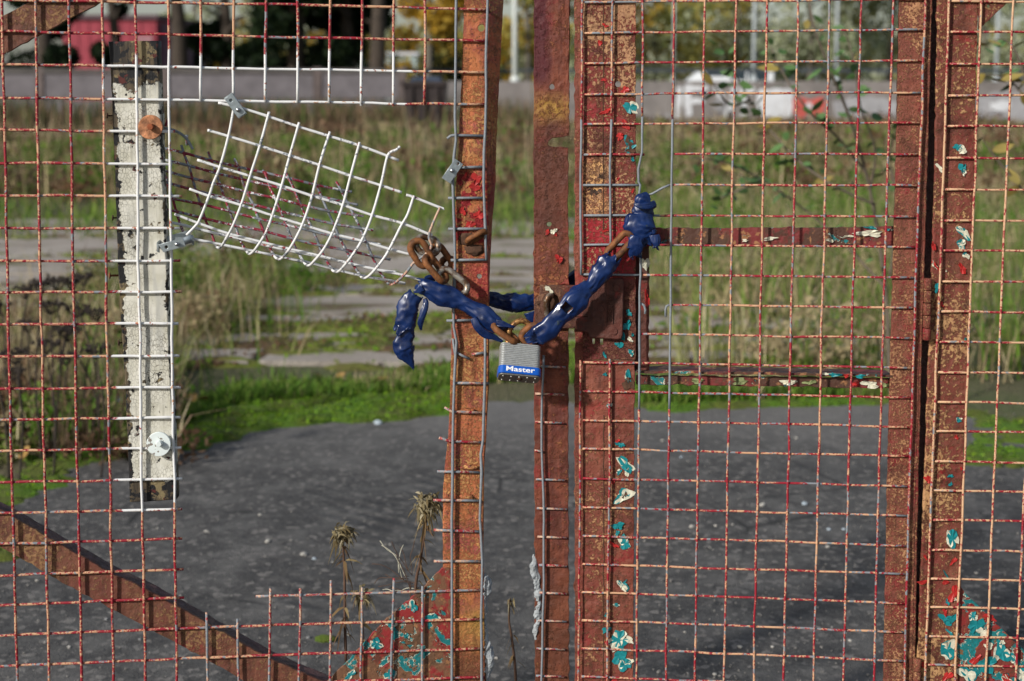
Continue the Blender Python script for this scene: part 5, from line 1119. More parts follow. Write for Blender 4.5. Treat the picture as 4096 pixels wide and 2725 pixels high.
# ---- galvanised clips
def clip(label, poly, hole, bolt, pl, off, ret=None):
    c = empty('mesh_clip', tuple(px(*poly[2], off, pl)), label, 'clip')
    plate('front_plate', poly, m_clip, c, pl, off, .0018, .0004, amp=0, holes=[circle(*hole, 7, 12)])
    plate('back_plate', [(u + 3, v + 2) for u, v in poly], m_clip, c, pl, off + .016, .0018, .0004, amp=0)
    d = px(*bolt, off - .004, pl); e = px(*bolt, off + .022, pl)
    tube('bolt', [d, d + (e - d) * .12, d + (e - d) * .125, e], [.0034, .0034, .002, .002], m_clipbolt, c, 10)
    a, b = poly[0], poly[1]
    V = [px(*a, off, pl), px(*b, off, pl), px(*b, off + .0165, pl), px(*a, off + .0165, pl)]
    mid = [v + np.array([-.0006, 0, .0012]) for v in V]
    build('bend', V + mid, [(0, 1, 2, 3), (7, 6, 5, 4), (0, 4, 5, 1), (1, 5, 6, 2), (2, 6, 7, 3), (3, 7, 4, 0)], m_clip, c)
clip('bent zinc clip gripping the top of the folded mesh', [(897, 396), (928, 374), (985, 452), (952, 473)], (923, 402), (952, 440), LEFT, -.022)
clip('bent zinc clip on the orange stile', [(1819, 637), (1852, 659), (1800, 734), (1767, 712)], (1830, 655), (1808, 683), LEFT, -.014)
c3 = empty('mesh_clip', tuple(px(690, 1000, -.02, LEFT)), 'looped zinc clip with screw hanging beside the white board', 'clip')
plate('front_plate', [(634, 979), (731, 952), (743, 985), (653, 1010)], m_clip, c3, LEFT, -.024, .0018, .0004, amp=0, holes=[circle(665, 989, 7, 12)])
plate('back_plate', [(660, 948), (755, 921), (766, 955), (680, 980)], m_clip, c3, LEFT, .012, .0018, .0004, amp=0)
def band(name, pts, drop, mat, parent):
    P = catmull(pts, 6); V = []; n = len(P)
    for p in P: V += [p, p - np.array([0, 0, drop])]
    T = np.gradient(P, axis=0); nn = np.cross(T, np.array([0, 0, 1.0])); nn /= np.linalg.norm(nn, axis=1, keepdims=True) + 1e-9
    for p, q in zip(P, nn): V += [p + q * .0016, p + q * .0016 - np.array([0, 0, drop])]
    Fc = []
    for i in range(n - 1):
        a = 2 * i; b = 2 * n + 2 * i; Fc += [(a, a + 2, a + 3, a + 1), (b, b + 1, b + 3, b + 2), (a, b, b + 2, a + 2), (a + 1, a + 3, b + 3, b + 1)]
    return build(name, V, Fc, mat, parent, True)
band('bend', [px(634, 979, -.024, LEFT), px(626, 972, -.014, LEFT), px(640, 958, .004, LEFT), px(660, 948, .012, LEFT)], .012, m_clip, c3)
band('loop', [px(731, 952, -.022, LEFT), px(762, 940, -.018, LEFT), px(772, 948, -.004, LEFT), px(768, 950, .012, LEFT)], .012, m_clip, c3)
tube('screw', [px(707, 977, -.031, LEFT), px(707, 977, -.026, LEFT), px(707, 977, -.0258, LEFT), px(707, 977, .016, LEFT)], [.0032, .0032, .0018, .0018], m_clipbolt, c3, 10)

# ================================================================== CHAIN AND PADLOCK
CH = empty('chain', tuple(px(2000, 1340, -.04, FLAT)), 'rusty chain in torn blue plastic sleeve tying both gate leaves together', 'chain')
def link(u, v, off, dirpx, nrm, L, W, r, mat=m_chain, pl=FLAT):
    return ring('chain_link', px(u, v, off, pl), (dirpx[0], dirpx[2] if len(dirpx) > 2 else 0, -dirpx[1]), nrm, L * 1.06, W * 1.06, r * 1.12, mat, CH)
link(1684, 1014, -.030, (.50, .86), (.12, -1, .1), .049, .031, .0046)
link(1709, 982, -.016, (.86, .22, .3), (-.25, -1, .5), .044, .034, .0046, m_chain_worn)
link(1742, 1076, -.034, (.64, .77), (.75, -.45, .5), .054, .030, .0046)
link(1762, 1032, .000, (.56, .83, .1), (.5, -.85, -.2), .052, .030, .0046)
link(1810, 1128, -.030, (.80, .60), (.1, -1, .3), .058, .031, .0046, m_chain_worn)
link(1805, 1062, .030, (.75, .45, .6), (.6, -.5, -.5), .046, .028, .0046)
link(2022, 1336, -.052, (.82, .57), (.5, -.15, .85), .050, .030, .0046)
link(2126, 1338, -.050, (.75, -.6), (.35, -.8, .35), .040, .030, .0046)
link(2478, 986, -.028, (.68, -.73), (-.4, -.85, -.35), .056, .026, .0046)
link(2270, 1232, -.050, (.72, -.68), (-.3, -.85, .3), .05, .028, .0044)
def sleeve(name, rows, mat=m_blue, sides=36, dep=.8, rag0=0.0, rag1=0.0, seed=1, open_=True, lumps=.07, pl=FLAT, hole=None, fold=.07, crease=.24):
    """a soft plastic tube: rows of (u, v, half-width in px, off)"""
    R_ = np.array(rows, float); Q = catmull(R_, 8)
    P = np.array([px(q[0], q[1], q[3], pl) for q in Q]); k = DIST / F; rad = Q[:, 2] * k
    T = np.gradient(P, axis=0); T /= np.linalg.norm(T, axis=1, keepdims=True); V = []; n = len(P)
    for i in range(n):
        b = np.cross(T[i], np.array([0, -1.0, 0])); b /= np.linalg.norm(b); f = np.cross(b, T[i]); f = f if f[1] < 0 else -f
        for s in range(sides):
            a = 2 * math.pi * s / sides
            d = math.cos(a) * b + dep * math.sin(a) * f
            q = P[i] + d * rad[i]; sp_ = Vector(q) * 42 + Vector((seed * 3.1, 0, 0))
            w = 1 + lumps * 2 * mn.noise(Vector((math.cos(a) * 1.3 + seed * 5, math.sin(a) * 1.3, i * .17)))
            w -= crease * abs(mn.noise(Vector((math.cos(a) * 2.2 + seed, math.sin(a) * 2.2, i * .12)))) * 1.6          # long pinched folds
            w += crease * .32 * (.3 - abs(mn.noise(sp_ * 1.3)))                                                        # short sharp wrinkles
            w += fold * math.sin(a * 3 + i * .12 + seed) * math.sin(i * .16 + seed)
            q = P[i] + d * rad[i] * w
            e0 = max(0, 1 - i / 5); e1 = max(0, 1 - (n - 1 - i) / 5)
            if rag0: q = q - T[i] * rag0 * e0 * (mn.noise(Vector((math.cos(a) * 1.9, math.sin(a) * 1.9, seed * 3.1))) * 1.6 + .7 * mn.noise(Vector((math.cos(a) * 6, math.sin(a) * 6, seed)))) + d * rad[i] * e0 * .10 * mn.noise(Vector((math.cos(a) * 3, math.sin(a) * 3, seed * 2)))
            if rag1: q = q + T[i] * rag1 * e1 * (mn.noise(Vector((math.cos(a) * 1.7, math.sin(a) * 1.7, seed * 7.7))) * 1.5 + .8 * mn.noise(Vector((math.cos(a) * 6, math.sin(a) * 6, seed)))) + d * rad[i] * e1 * .12 * mn.noise(Vector((math.cos(a) * 3, math.sin(a) * 3, seed * 4)))
            V.append(q)
    Fc = [(i * sides + s, i * sides + (s + 1) % sides, (i + 1) * sides + (s + 1) % sides, (i + 1) * sides + s) for i in range(n - 1) for s in range(sides) if not (hole and hole[0] <= i < hole[1] and hole[2] <= s < hole[3])]
    o = build(name, V, Fc, mat, CH, True)
    bm = bmesh.new(); bm.from_mesh(o.data); bmesh.ops.recalc_face_normals(bm, faces=bm.faces); bm.to_mesh(o.data); bm.free()
    md = o.modifiers.new('wall', 'SOLIDIFY'); md.thickness = .0013; md.offset = -1
    return o
sleeve('plastic_sleeve', [(1676, 1140, 27, -.030), (1690, 1146, 32, -.034), (1718, 1155, 37, -.036), (1764, 1175, 48, -.036), (1810, 1194, 42, -.036), (1858, 1214, 30, -.038), (1899, 1240, 35, -.040), (1937, 1266, 45, -.042), (1971, 1293, 40, -.044), (2004, 1313, 28, -.046), (2018, 1318, 24, -.046)], rag0=.010, rag1=.020, seed=2, dep=.58)
sleeve('plastic_sleeve', [(1662, 1178, 32, -.026), (1644, 1205, 40, -.028), (1633, 1240, 45, -.028), (1625, 1275, 43, -.028), (1617, 1305, 40, -.028), (1612, 1318, 39, -.028)], rag0=.004, rag1=.014, seed=3, dep=.6, fold=.10)
sleeve('plastic_sleeve', [(1634, 1275, 34, -.020), (1632, 1300, 35, -.024), (1625, 1335, 34, -.026), (1617, 1368, 37, -.026), (1614, 1392, 43, -.026), (1622, 1412, 38, -.026), (1634, 1436, 24, -.025), (1646, 1458, 12, -.025), (1652, 1470, 5, -.025)], rag1=.006, seed=4, dep=.5, fold=.12)
sleeve('plastic_sleeve', [(1880, 1200, 30, .050), (1960, 1196, 32, .050), (2009, 1207, 33, .045), (2055, 1209, 43, .042), (2101, 1210, 37, .042), (2134, 1206, 33, .045), (2200, 1190, 34, .048), (2262, 1145, 30, .045), (2300, 1105, 24, .035), (2350, 1075, 22, .03)], seed=5)
sleeve('plastic_sleeve', [(2132, 1352, 34, -.050), (2150, 1340, 42, -.052), (2193, 1314, 47, -.054), (2234, 1270, 37, -.055), (2267, 1238, 43, -.054), (2308, 1194, 51, -.052), (2340, 1162, 38, -.048), (2368, 1140, 30, -.045), (2395, 1102, 41, -.040), (2420, 1068, 47, -.036), (2443, 1042, 40, -.034), (2452, 1032, 36, -.033)], rag0=.014, rag1=.012, seed=6, dep=.62, hole=(30, 35, 7, 13))
sleeve('plastic_sleeve', [(2576, 772, 12, -.020), (2577, 780, 24, -.022), (2572, 800, 32, -.024), (2573, 830, 40, -.024), (2573, 860, 48, -.024), (2563, 890, 62, -.024), (2560, 920, 64, -.024), (2566, 950, 60, -.024), (2574, 968, 54, -.024)], rag1=.022, seed=8, dep=.42, lumps=.10, fold=.10)
sleeve('plastic_sleeve', [(2548, 945, 30, -.036), (2542, 975, 30, -.037), (2540, 1000, 30, -.036), (2526, 1018, 14, -.034), (2526, 1030, 7, -.034)], rag1=.004, seed=9, dep=.3)
sleeve('plastic_sleeve', [(2120, 1250, 26, .020), (2128, 1275, 18, .020), (2138, 1288, 6, .020)], seed=11, dep=.3)

# torn flaps of the sleeve
sleeve('plastic_sleeve', [(1985, 1292, 17, -.056), (2010, 1296, 13, -.058), (2036, 1303, 8, -.058), (2056, 1309, 5, -.057)], seed=12, dep=.16, rag1=.003)
sleeve('plastic_sleeve', [(1894, 1272, 14, -.050), (1910, 1306, 16, -.053), (1942, 1338, 17, -.052), (1978, 1350, 11, -.050), (2008, 1366, 5, -.048)], seed=13, dep=.22, rag1=.004)
sleeve('plastic_sleeve', [(1700, 1118, 10, -.030), (1716, 1112, 12, -.026), (1742, 1115, 10, -.020)], seed=14, dep=.3)
sleeve('plastic_sleeve', [(1688, 1150, 18, -.044), (1672, 1164, 11, -.046), (1656, 1170, 4, -.046)], seed=15, dep=.2, rag1=.002)
sleeve('plastic_sleeve', [(1700, 1195, 8, -.030), (1704, 1215, 12, -.034), (1694, 1250, 14, -.036), (1682, 1290, 12, -.036), (1684, 1318, 5, -.034)], seed=16, dep=.3, rag1=.003)
sleeve('plastic_sleeve', [(2620, 940, 22, -.040), (2624, 970, 20, -.042), (2620, 985, 9, -.042), (2616, 990, 4, -.042)], seed=17, dep=.2, rag1=.003)
sleeve('plastic_sleeve', [(2622, 815, 14, -.034), (2605, 822, 16, -.038), (2560, 825, 12, -.040), (2538, 815, 7, -.038)], seed=18, dep=.35, rag1=.003)
sleeve('plastic_sleeve', [(2128, 1330, 14, -.066), (2112, 1340, 10, -.068), (2098, 1348, 4, -.066)], seed=19, dep=.2, rag1=.002)
PLK = empty('padlock', tuple(px(2075, 1500, -.055, FLAT)), 'laminated steel padlock with blue Master band hanging from the rusty chain', 'padlock')
kpx = DIST / F
ctr = Vector(px(2078, 1433, -.060, FLAT))
ROT = Matrix.Translation(ctr) @ Euler((math.radians(-33), math.radians(6.2), math.radians(5)), 'XYZ').to_matrix().to_4x4() @ Matrix.Scale(1.09, 4)
PW, PD = .0565, .0245
def rrect(w_, d_, r, n=6):
    out = []
    for cx, cy, a0 in ((w_ / 2 - r, d_ / 2 - r, 0), (-w_ / 2 + r, d_ / 2 - r, 90), (-w_ / 2 + r, -d_ / 2 + r, 180), (w_ / 2 - r, -d_ / 2 + r, 270)):
        for k in range(n + 1): a = math.radians(a0 + 90 * k / n); out.append((cx + r * math.cos(a), cy + r * math.sin(a)))
    return out
def slab(name, w_, d_, r, z0, z1, bev, mat, parent):
    V = []; levels = [(z0, bev), (z0 + bev, 0), (z1 - bev, 0), (z1, bev)]
    for z, ins in levels:
        for x, y in rrect(w_ - 2 * ins, d_ - 2 * ins, r): V.append((x, y, z))
    m = len(V) // 4; Fc = [(l * m + i, l * m + (i + 1) % m, (l + 1) * m + (i + 1) % m, (l + 1) * m + i) for l in range(3) for i in range(m)]
    Fc += [tuple(range(m - 1, -1, -1)), tuple(3 * m + i for i in range(m))]
    V = [ROT @ Vector(v) for v in V]
    return build(name, V, Fc, mat, parent)
NPL = 13; hb = .0345; zt = .0175
for k in range(NPL):
    z1 = zt - k * hb / NPL; z0 = zt - (k + 1) * hb / NPL
    slab('plate', PW, PD, .006, z0, z1 - .0003, .0008, m_lam, PLK)
slab('band', PW + .003, PD + .003, .007, zt - hb - .0115, zt - hb - .0001, .0007, m_band, PLK)
slab('base', PW + .001, PD + .001, .006, zt - hb - .0140, zt - hb - .0116, .0008, m_lockbase, PLK)
for i in range(5):
    for s in (-1, 1):
        c = Vector((-.0225 + i * .01125, s * .0072, zt - hb - .0139)); P = [ROT @ (c + Vector((0, 0, z))) for z in (.0005, -.0006, -.0013, -.0016)]
        tube('rivet', P, [.0019, .0018, .0012, .0004], m_rivet, PLK, 10)
tube('keyway', [ROT @ Vector((0.002, 0, zt - hb - .0138)), ROT @ Vector((0.002, 0, zt - hb - .0148))], .0042, m_rustspot, PLK, 14)
SHP = [(-.0175, 0, zt - .004), (-.0175, -.004, zt + .012), (-.016, -.009, zt + .022), (-.009, -.013, zt + .030), (0, -.015, zt + .033), (.009, -.013, zt + .030), (.016, -.009, zt + .022), (.0175, -.004, zt + .012), (.0175, 0, zt - .004)]
tube('shackle', catmull([ROT @ Vector(p) for p in SHP], 5), .0044, m_shackle, PLK, 12)
me = text_geo('Master', .0108, .0002, .00016)
xs = [q.co.x for q in me.vertices]; kx = .0400 / (max(xs) - min(xs))
me.transform(ROT @ Matrix.Translation((0, -(PD + .003) / 2 - .0003, zt - hb - .0056)) @ Matrix.Rotation(math.radians(90), 4, 'X') @ Matrix.Diagonal((kx, .92, 1, 1)))
mesh_obj('brand_lettering', me, m_print, PLK)

# ================================================================== PLANTS AND SMALL THINGS
m_stem = plain('dry_stem', (0.10, 0.055, 0.035), 0.9, var=0.3, scale=80); m_stemb = plain('dark_stem', (0.035, 0.026, 0.021), 0.9, var=0.3, scale=80)
m_dleaf = attr_mat('dry_leaves', .8, .25)
def leaf_mesh(specs, name, parent, mat):
    """lance leaves: (base, dir, length, width, colour, droop)"""
    V, Fc, C = [], [], []
    for (b0, d, L, wd, c, dr) in specs:
        d = np.array(d, float); d /= np.linalg.norm(d); side = np.cross(d, rng.normal(size=3)); side /= np.linalg.norm(side); n0 = len(V)
        for t, w_ in ((0, .15), (.3, 1), (.65, .8), (1, 0.02)):
            p = np.array(b0) + d * L * t + np.array([0, 0, -dr * L * t * t]); k = .25 * math.sin(t * 5)
            V += [p + side * wd * w_, p - side * wd * w_ + np.array([0, 0, .3 * wd * k])]; C += [c, c]
        for i in range(3): a = n0 + 2 * i; Fc.append((a, a + 1, a + 3, a + 2))
    me = bpy.data.meshes.new(name); me.from_pydata([tuple(v) for v in V], [], Fc)
    C4 = np.ones((len(V), 4)); C4[:, :3] = np.array(C); ca = me.color_attributes.new('Col', 'FLOAT_COLOR', 'POINT'); ca.data.foreach_set('color', C4.ravel())
    return mesh_obj(name, me, mat, parent)
DRY = [(0.30, 0.22, 0.10), (0.36, 0.27, 0.13), (0.20, 0.13, 0.06), (0.15, 0.09, 0.045), (0.40, 0.27, 0.06)]
def goldenrod(stem, off, head_r, label, leaves=26, heads=60, pale=False):
    P = [px(u, v, off, LEFT) for u, v in stem]; base = P[0].copy(); P = [np.array([base[0], base[1], 0.0])] + P
    t = empty('dead_goldenrod', (base[0], base[1], 0), label, 'plant', 'dead goldenrod stems behind the gate')
    C = catmull(P, 6); tube('stem', C, np.linspace(.0035, .0016, len(C)), m_stem, t, 6)
    S = []
    up = C[int(len(C) * .35):]
    for _ in range(leaves):
        p = up[random.randrange(len(up))]; a = random.random() * 6.28
        S.append((p, (math.cos(a), math.sin(a), random.uniform(-.9, .7)), random.uniform(.012, .036), random.uniform(.0012, .003), random.choice(DRY[1:4] + DRY[2:4] if not pale else DRY[:3]), random.uniform(.4, 1.6)))
    leaf_mesh(S, 'leaves', t, m_dleaf)
    S = []; top = C[-1]
    for _ in range(int(heads * 2.2)):
        d = rng.normal(size=3); d /= np.linalg.norm(d); p = top + d * head_r * random.random() ** .5 * np.array([.85, .85, .7]) + np.array([.1 * head_r, 0, -.1 * head_r])
        e = rng.normal(size=3) + np.array([.5, 0, .5])
        S.append((p, e, random.uniform(.008, .020), random.uniform(.0012, .0032), tuple(np.array(random.choice([(0.33, 0.28, 0.17), (0.26, 0.21, 0.11), (0.20, 0.15, 0.07), (0.38, 0.33, 0.22)])) * random.uniform(.6, 1.15)), random.uniform(.2, 1.6)))
    leaf_mesh(S, 'seed_head', t, m_dleaf)
goldenrod([(1388, 2990), (1386, 2723), (1380, 2500), (1378, 2300), (1373, 2200), (1366, 2125)], .16, .022, 'tall dead goldenrod with pale seed head, left of the paired stems', 34, 80)
goldenrod([(1648, 2760), (1662, 2360), (1680, 2250), (1700, 2120), (1706, 2060), (1700, 2010)], .12, .028, 'dead goldenrod with yellow leaves beside the orange stile', 40, 110)
goldenrod([(1455, 2990), (1452, 2723), (1452, 2560), (1448, 2450), (1440, 2375)], .14, .018, 'short dead goldenrod behind the mesh stubs', 14, 46)
goldenrod([(2070, 3000), (2062, 2700), (2048, 2560), (2036, 2480), (2040, 2400)], .20, .006, 'wispy dead stem between the orange stile and brown bar', 10, 6, True)
t = empty('dry_grass', tuple(px(1600, 2700, .16, LEFT) * np.array([1, 1, 0])), 'curl of dry pale grass caught behind the corner plate', 'grass')
b0 = px(1640, 2330, .15, LEFT)
for _ in range(16):
    a = random.uniform(1.6, 4.4); L = random.uniform(.02, .06)
    Pq = [b0 + np.array([random.gauss(-.006, .01), 0, random.gauss(.0, .012)])]
    for k in range(4): Pq.append(Pq[-1] + np.array([math.cos(a) * L * .3, random.gauss(0, .004), math.sin(a) * L * .3 + .006])); a += random.gauss(0, .5)
    tube('blade', catmull(Pq, 3), .0006, m_cream if random.random() < .3 else m_stem, t, 4)
tube('stalk', catmull([(b0[0] + .01, b0[1], 0), (b0[0] + .004, b0[1], .3), tuple(b0)], 5), .0012, m_stem, t, 5)
# dead umbel flowers left of the board
UG = 'dead umbels standing in the weeds'
proto = None
def umbel(x, y, h, label):
    t = empty('dead_umbel', (x, y, 0), label, 'plant', UG)
    V, Fc = tube_geo(catmull([(x, y, -.01), (x + random.gauss(0, .02), y, h * .5), (x + random.gauss(0, .04), y, h)], 4), np.linspace(.0042, .0026, 9), 6)
    top = np.array(V[-1]); build('stem', V, Fc, m_stemb, t, True)
    V, Fc = [], []
    R = random.uniform(.035, .055)
    for k in range(22):
        a = random.random() * 6.28; r_ = R * math.sqrt(random.random()); e = top + np.array([r_ * math.cos(a), r_ * math.sin(a), .035 + .012 * (1 - r_ / R) * 0 + random.uniform(0, .01)])
        v, f = tube_geo([top, (top + e) / 2 + np.array([0, 0, -.004]), e], [.0012, .001, .001], 4); b = len(V); V += list(v); Fc += [tuple(i + b for i in q) for q in f]
        for _ in range(5):
            c = e + rng.normal(0, .004, 3); s = random.uniform(.003, .0055); b = len(V)
            V += [c + np.array(q) * s for q in ((1, 0, 0), (0, 1, 0), (-1, 0, 0), (0, -1, 0), (0, 0, 1), (0, 0, -1))]
            Fc += [tuple(b + i for i in q) for q in ((0, 1, 4), (1, 2, 4), (2, 3, 4), (3, 0, 4), (1, 0, 5), (2, 1, 5), (3, 2, 5), (0, 3, 5))]
    build('flower_head', V, Fc, m_stemb, t, False)
heads = [(250, 1105), (185, 1120), (95, 1155), (150, 1130), (195, 1215), (300, 1230), (345, 1245), (40, 1220), (375, 1120), (260, 1310), (130, 1290), (20, 1310), (200, 1370), (320, 1320), (60, 1410), (270, 1420), (390, 1390), (110, 1480)]
for i, (u, v) in enumerate(heads):
    dd = random.uniform(4.3, 5.2); p = far(u, v, dd)
    umbel(p[0], p[1], max(.15, p[2] - .04), 'brown dead umbel flower among the weeds behind the plain red mesh')
# leafy sapling behind the red leaf
m_sapleaf = plain('sapling_leaf', (0.075, 0.15, 0.045), 0.65, var=0.35, scale=9); m_sapy = plain('sapling_leaf_yellow', (0.26, 0.20, 0.05), 0.6, var=0.3, scale=9); m_twig = plain('twig', (0.12, 0.095, 0.07), 0.9, var=0.2, scale=30)
SD = 5.2
sx = far(3500, 300, SD); SAP = empty('sapling', (sx[0], sx[1], 0), 'young leafy sapling leaning behind the upper mesh of the red leaf', 'sapling')
def leafdata(name, L, W):
    me = bpy.data.meshes.new(name); V = [(0, 0, 0)]; n = 6
    for k in range(1, n): t = k / n; w_ = W * math.sin(math.pi * t ** .8) ; V += [(-w_, t * L, .12 * w_ + .1 * L * t * t), (0, t * L, .1 * L * t * t), (w_, t * L, .12 * w_ + .1 * L * t * t)]
    V.append((0, L, .1 * L)); Fc = [(0, 2, 1), (0, 3, 2)]
    for k in range(n - 2): a = 1 + 3 * k; Fc += [(a, a + 1, a + 4, a + 3), (a + 1, a + 2, a + 5, a + 4)]
    a = 1 + 3 * (n - 2); Fc += [(a, a + 1, len(V) - 1), (a + 1, a + 2, len(V) - 1)]
    me.from_pydata(V, [], Fc); me.polygons.foreach_set('use_smooth', [True] * len(me.polygons)); return me
LM = []
for k in range(3):
    me = leafdata('leaf', .050 + .010 * k, .0145); me.materials.append(m_sapleaf if k < 2 else m_sapy); LM.append(me)
branches = [[(3560, 1500), (3540, 1150), (3480, 760), (3400, 480), (3330, 300), (3260, 120), (3230, -40), (3200, -200)], [(3470, 700), (3360, 560), (3260, 470), (3180, 370), (3120, 270), (3080, 180)], [(3500, 820), (3330, 740), (3190, 640), (3080, 520), (3000, 400), (2930, 280), (2880, 180)], [(3540, 1150), (3380, 980), (3220, 840), (3050, 720), (2900, 650), (2760, 630)],
            [(3480, 760), (3500, 600), (3440, 420), (3420, 260), (3380, 130)], [(3050, 720), (2960, 760), (2860, 800)], [(3560, 1100), (3590, 850), (3560, 640), (3580, 520)], [(3000, 400), (2920, 420), (2850, 330)]]
for bi, br in enumerate(branches):
    P = [far(u, v, SD + .12 * math.sin(bi * 2 + i)) for i, (u, v) in enumerate(br)]
    if bi == 0: P = [np.array([P[0][0] + .02, P[0][1], 0.0])] + P
    C = catmull(P, 5); tube('branch', C, np.linspace(.009 if bi == 0 else .0055, .0025, len(C)), m_twig, SAP, 6)
    start = int(len(C) * (.45 if bi == 0 else .12))
    for i in range(start, len(C)):
        for _ in range(1 if random.random() < .72 else 2):
            if random.random() < .12: continue
            lf = bpy.data.objects.new('leaf', random.choice(LM[:2] * 4 + LM[2:])); COL.objects.link(lf); lf.parent = SAP
            q = C[i] + rng.normal(0, .012, 3); lf.location = Vector(q) - wloc(SAP)
            lf.rotation_euler = (random.uniform(-.9, .9), random.uniform(-1.2, 1.2), random.uniform(0, 6.28)); s = random.uniform(.7, 1.25); lf.scale = (s, s, s)
# a twig with yellow-brown leaves behind the side panel
TW = empty('sapling', tuple(far(4250, 300, 4.2) * np.array([1, 1, 0])), 'thin twig with yellow brown leaves behind the fixed side panel', 'sapling')
for br in [[(4260, 1400), (4230, 900), (4150, 520), (4060, 340), (3950, 300), (3880, 330)], [(4150, 520), (4080, 250), (4020, 160), (3960, 170)], [(4230, 900), (4090, 760), (3990, 640), (3930, 560)]]:
    P = [far(u, v, 4.2) for u, v in br]
    if br[0] == (4260, 1400): P = [np.array([P[0][0], P[0][1], 0])] + P
    C = catmull(P, 5); tube('branch', C, np.linspace(.005, .0016, len(C)), m_twig, TW, 6)
    for i in range(len(C) // 3, len(C)):
        if random.random() < .6:
            lf = bpy.data.objects.new('leaf', random.choice([LM[2], LM[2], LM[0]])); COL.objects.link(lf); lf.parent = TW
            lf.location = Vector(C[i] + rng.normal(0, .01, 3)) - wloc(TW); lf.rotation_euler = (random.uniform(-.9, .9), random.uniform(-1.2, 1.2), random.uniform(0, 6.28))
# pebbles, litter and grit
m_peb = plain('pebble_pale', (0.40, 0.38, 0.34), 0.85, var=0.3, scale=60); m_peb2 = plain('pebble_grey', (0.20, 0.20, 0.20), 0.85, var=0.3, scale=60); m_pebb = plain('pebble_blue', (0.36, 0.42, 0.47), 0.7, var=0.2, scale=60)
def rock_mesh(mat, seed):
    from mathutils import noise as mn
    bm = bmesh.new(); bmesh.ops.create_icosphere(bm, subdivisions=2, radius=1.0)
    for q in bm.verts: q.co *= 1 + .38 * mn.noise(q.co * 1.3 + Vector((seed * 3.3, 0, seed))); q.co.z *= .55
    me = bpy.data.meshes.new('pebble'); bm.to_mesh(me); bm.free(); me.materials.append(mat); return me
m_grit = plain('grit', (0.20, 0.19, 0.175), 0.9, var=0.6, scale=25)
RK = [rock_mesh(m_peb, 1), rock_mesh(m_peb, 2), rock_mesh(m_peb2, 3), rock_mesh(m_pebb, 4)]
PG = 'pebbles scattered on the asphalt'
peb = [(1512, 1696, 28, 3), (1073, 2165, 16, 0), (1215, 2222, 24, 0), (1257, 2238, 14, 3), (1234, 2554, 16, 2), (825, 2128, 14, 0), (1070, 2170, 17, 1), (630, 2115, 9, 0), (425, 2480, 14, 2), (343, 2325, 10, 3), (148, 2325, 13, 0), (276, 2590, 12, 0), (1395, 2540, 12, 0), (1985, 2635, 13, 0), (2768, 2110, 19, 0), (2862, 2105, 11, 0), (2930, 2100, 9, 0), (3047, 2025, 17, 0), (3185, 1755, 13, 1), (3052, 2020, 15, 1), (3218, 2018, 18, 3), (3375, 2120, 13, 3), (3400, 2565, 13, 1), (3310, 2190, 15, 1), (3315, 2120, 14, 3), (3000, 1625, 24, 1), (2650, 1765, 12, 0), (2725, 1830, 10, 3), (2860, 2700, 15, 1), (2960, 2590, 15, 0), (2890, 2440, 9, 0), (2740, 2530, 10, 0), (3090, 2590, 12, 1), (3070, 2640, 10, 0), (3925, 2320, 15, 2), (3905, 2295, 12, 0), (3990, 2130, 14, 2), (1040, 2062, 12, 0), (1330, 2250, 8, 0), (1560, 2180, 9, 0), (1700, 2450, 8, 0), (700, 2300, 9, 1), (560, 2560, 11, 2), (880, 2650, 10, 0)]
for (u, v, s, k) in peb:
    p = gp(u, v); o = bpy.data.objects.new('pebble', RK[k]); COL.objects.link(o); r_ = s / 2 * np.linalg.norm(p - CP) / F * 1.15
    o.location = (p[0], p[1], r_ * .35); o.scale = (r_, r_, r_); o.rotation_euler = (0, 0, random.random() * 6)
    tag(o, {0: 'pale rounded pebble lying on the dark asphalt', 1: 'pale angular pebble lying on the dark asphalt', 2: 'dark grey stone lying on the dark asphalt', 3: 'bluish stone chip lying on the dark asphalt'}[k], 'pebble', PG)
V, Fc = [], []
for _ in range(4200):
    u = random.uniform(-100, 4200); v = random.uniform(1640, 2760); 
    if u < 900 and v < 1850: continue
    if u < 2300 and random.random() < .55: continue
    p = gp(u, v); s = abs(random.gauss(.0013, .0011)) + .0007; b = len(V); r3 = rng.normal(0, .25, (6, 3))
    V += [np.array([p[0], p[1], s * .4]) + (np.array(q) + e * .6) * s for q, e in zip(((1, 0, 0), (0, 1, 0), (-1, 0, 0), (0, -1, 0), (0, 0, .8), (0, 0, -.8)), r3)]
    Fc += [tuple(b + i for i in q) for q in ((0, 1, 4), (1, 2, 4), (2, 3, 4), (3, 0, 4), (1, 0, 5), (2, 1, 5), (3, 2, 5), (0, 3, 5))]
tag(build('grit', V, Fc, m_grit), 'fine pale grit strewn over the asphalt', 'gravel', kind='stuff')
from mathutils import noise as mn
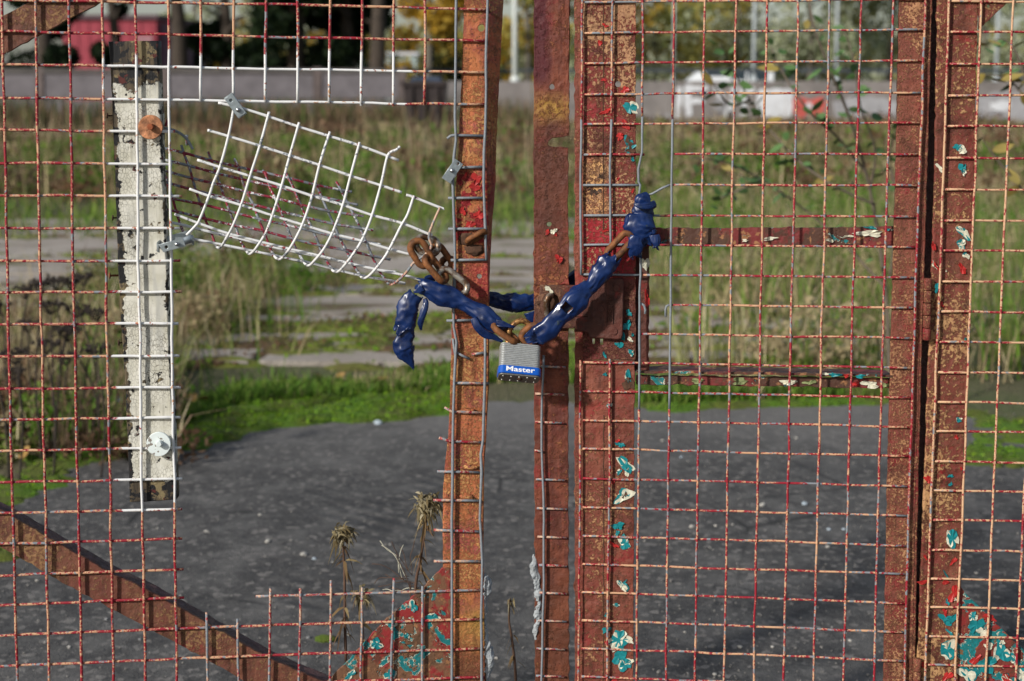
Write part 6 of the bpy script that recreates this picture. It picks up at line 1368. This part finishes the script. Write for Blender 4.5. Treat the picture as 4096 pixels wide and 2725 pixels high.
def cushion(u, v, r, label):
    p = gp(u, v); bm = bmesh.new(); bmesh.ops.create_icosphere(bm, subdivisions=3, radius=1.0)
    for q in bm.verts: q.co *= 1 + .25 * mn.noise(q.co * 2.5); q.co = Vector((p[0] + q.co.x * r, p[1] + q.co.y * r * .6, r * .1 + q.co.z * r * .38))
    me = bpy.data.meshes.new('moss_cushion'); bm.to_mesh(me); bm.free(); me.polygons.foreach_set('use_smooth', [True] * len(me.polygons))
    o = mesh_obj('moss_cushion', me, m_moss); recentre(o); return tag(o, label, 'moss')
cushion(1303, 2562, .025, 'single bright green moss cushion on bare asphalt')
m_litb = plain('litter_blue', (0.02, 0.22, 0.34), 0.4, var=0.3, scale=30)
p = far(470, 1530, 5.4); bm = bmesh.new(); bmesh.ops.create_icosphere(bm, subdivisions=3, radius=1.0)
for q in bm.verts: q.co *= 1 + .6 * mn.noise(q.co * 2.2 + Vector((5, 1, 0))); q.co = Vector((p[0] + q.co.x * .05, p[1] + q.co.y * .03, .03 + max(-.03, q.co.z * .035)))
me = bpy.data.meshes.new('litter_bag'); bm.to_mesh(me); bm.free(); tag(recentre(mesh_obj('litter_bag', me, m_litb)), 'crumpled blue plastic litter in the weeds by the board', 'litter')
m_dl = plain('fallen_leaf', (0.34, 0.20, 0.06), 0.8, var=0.35, scale=20)
FLV = leafdata('fallen_leaf', .055, .02); FLV.materials.append(m_dl)
for (u, v) in [(760, 1622), (840, 1636), (1265, 1548), (1345, 1552), (1540, 1560), (300, 1755), (345, 1778), (240, 1745), (2965, 1585), (3050, 1580), (3580, 1590), (100, 1840), (1480, 1575), (210, 1800), (390, 1730)]:
    p = gp(u, v); o = bpy.data.objects.new('fallen_leaf', FLV); COL.objects.link(o); o.location = (p[0], p[1], .045); o.rotation_euler = (random.uniform(-.7, .7), random.uniform(-.7, .7), random.random() * 6); s = random.uniform(.8, 1.3); o.scale = (s, s, s)
    tag(o, 'tan fallen leaf lying in the grass edge', 'leaf', 'fallen leaves on the verge')
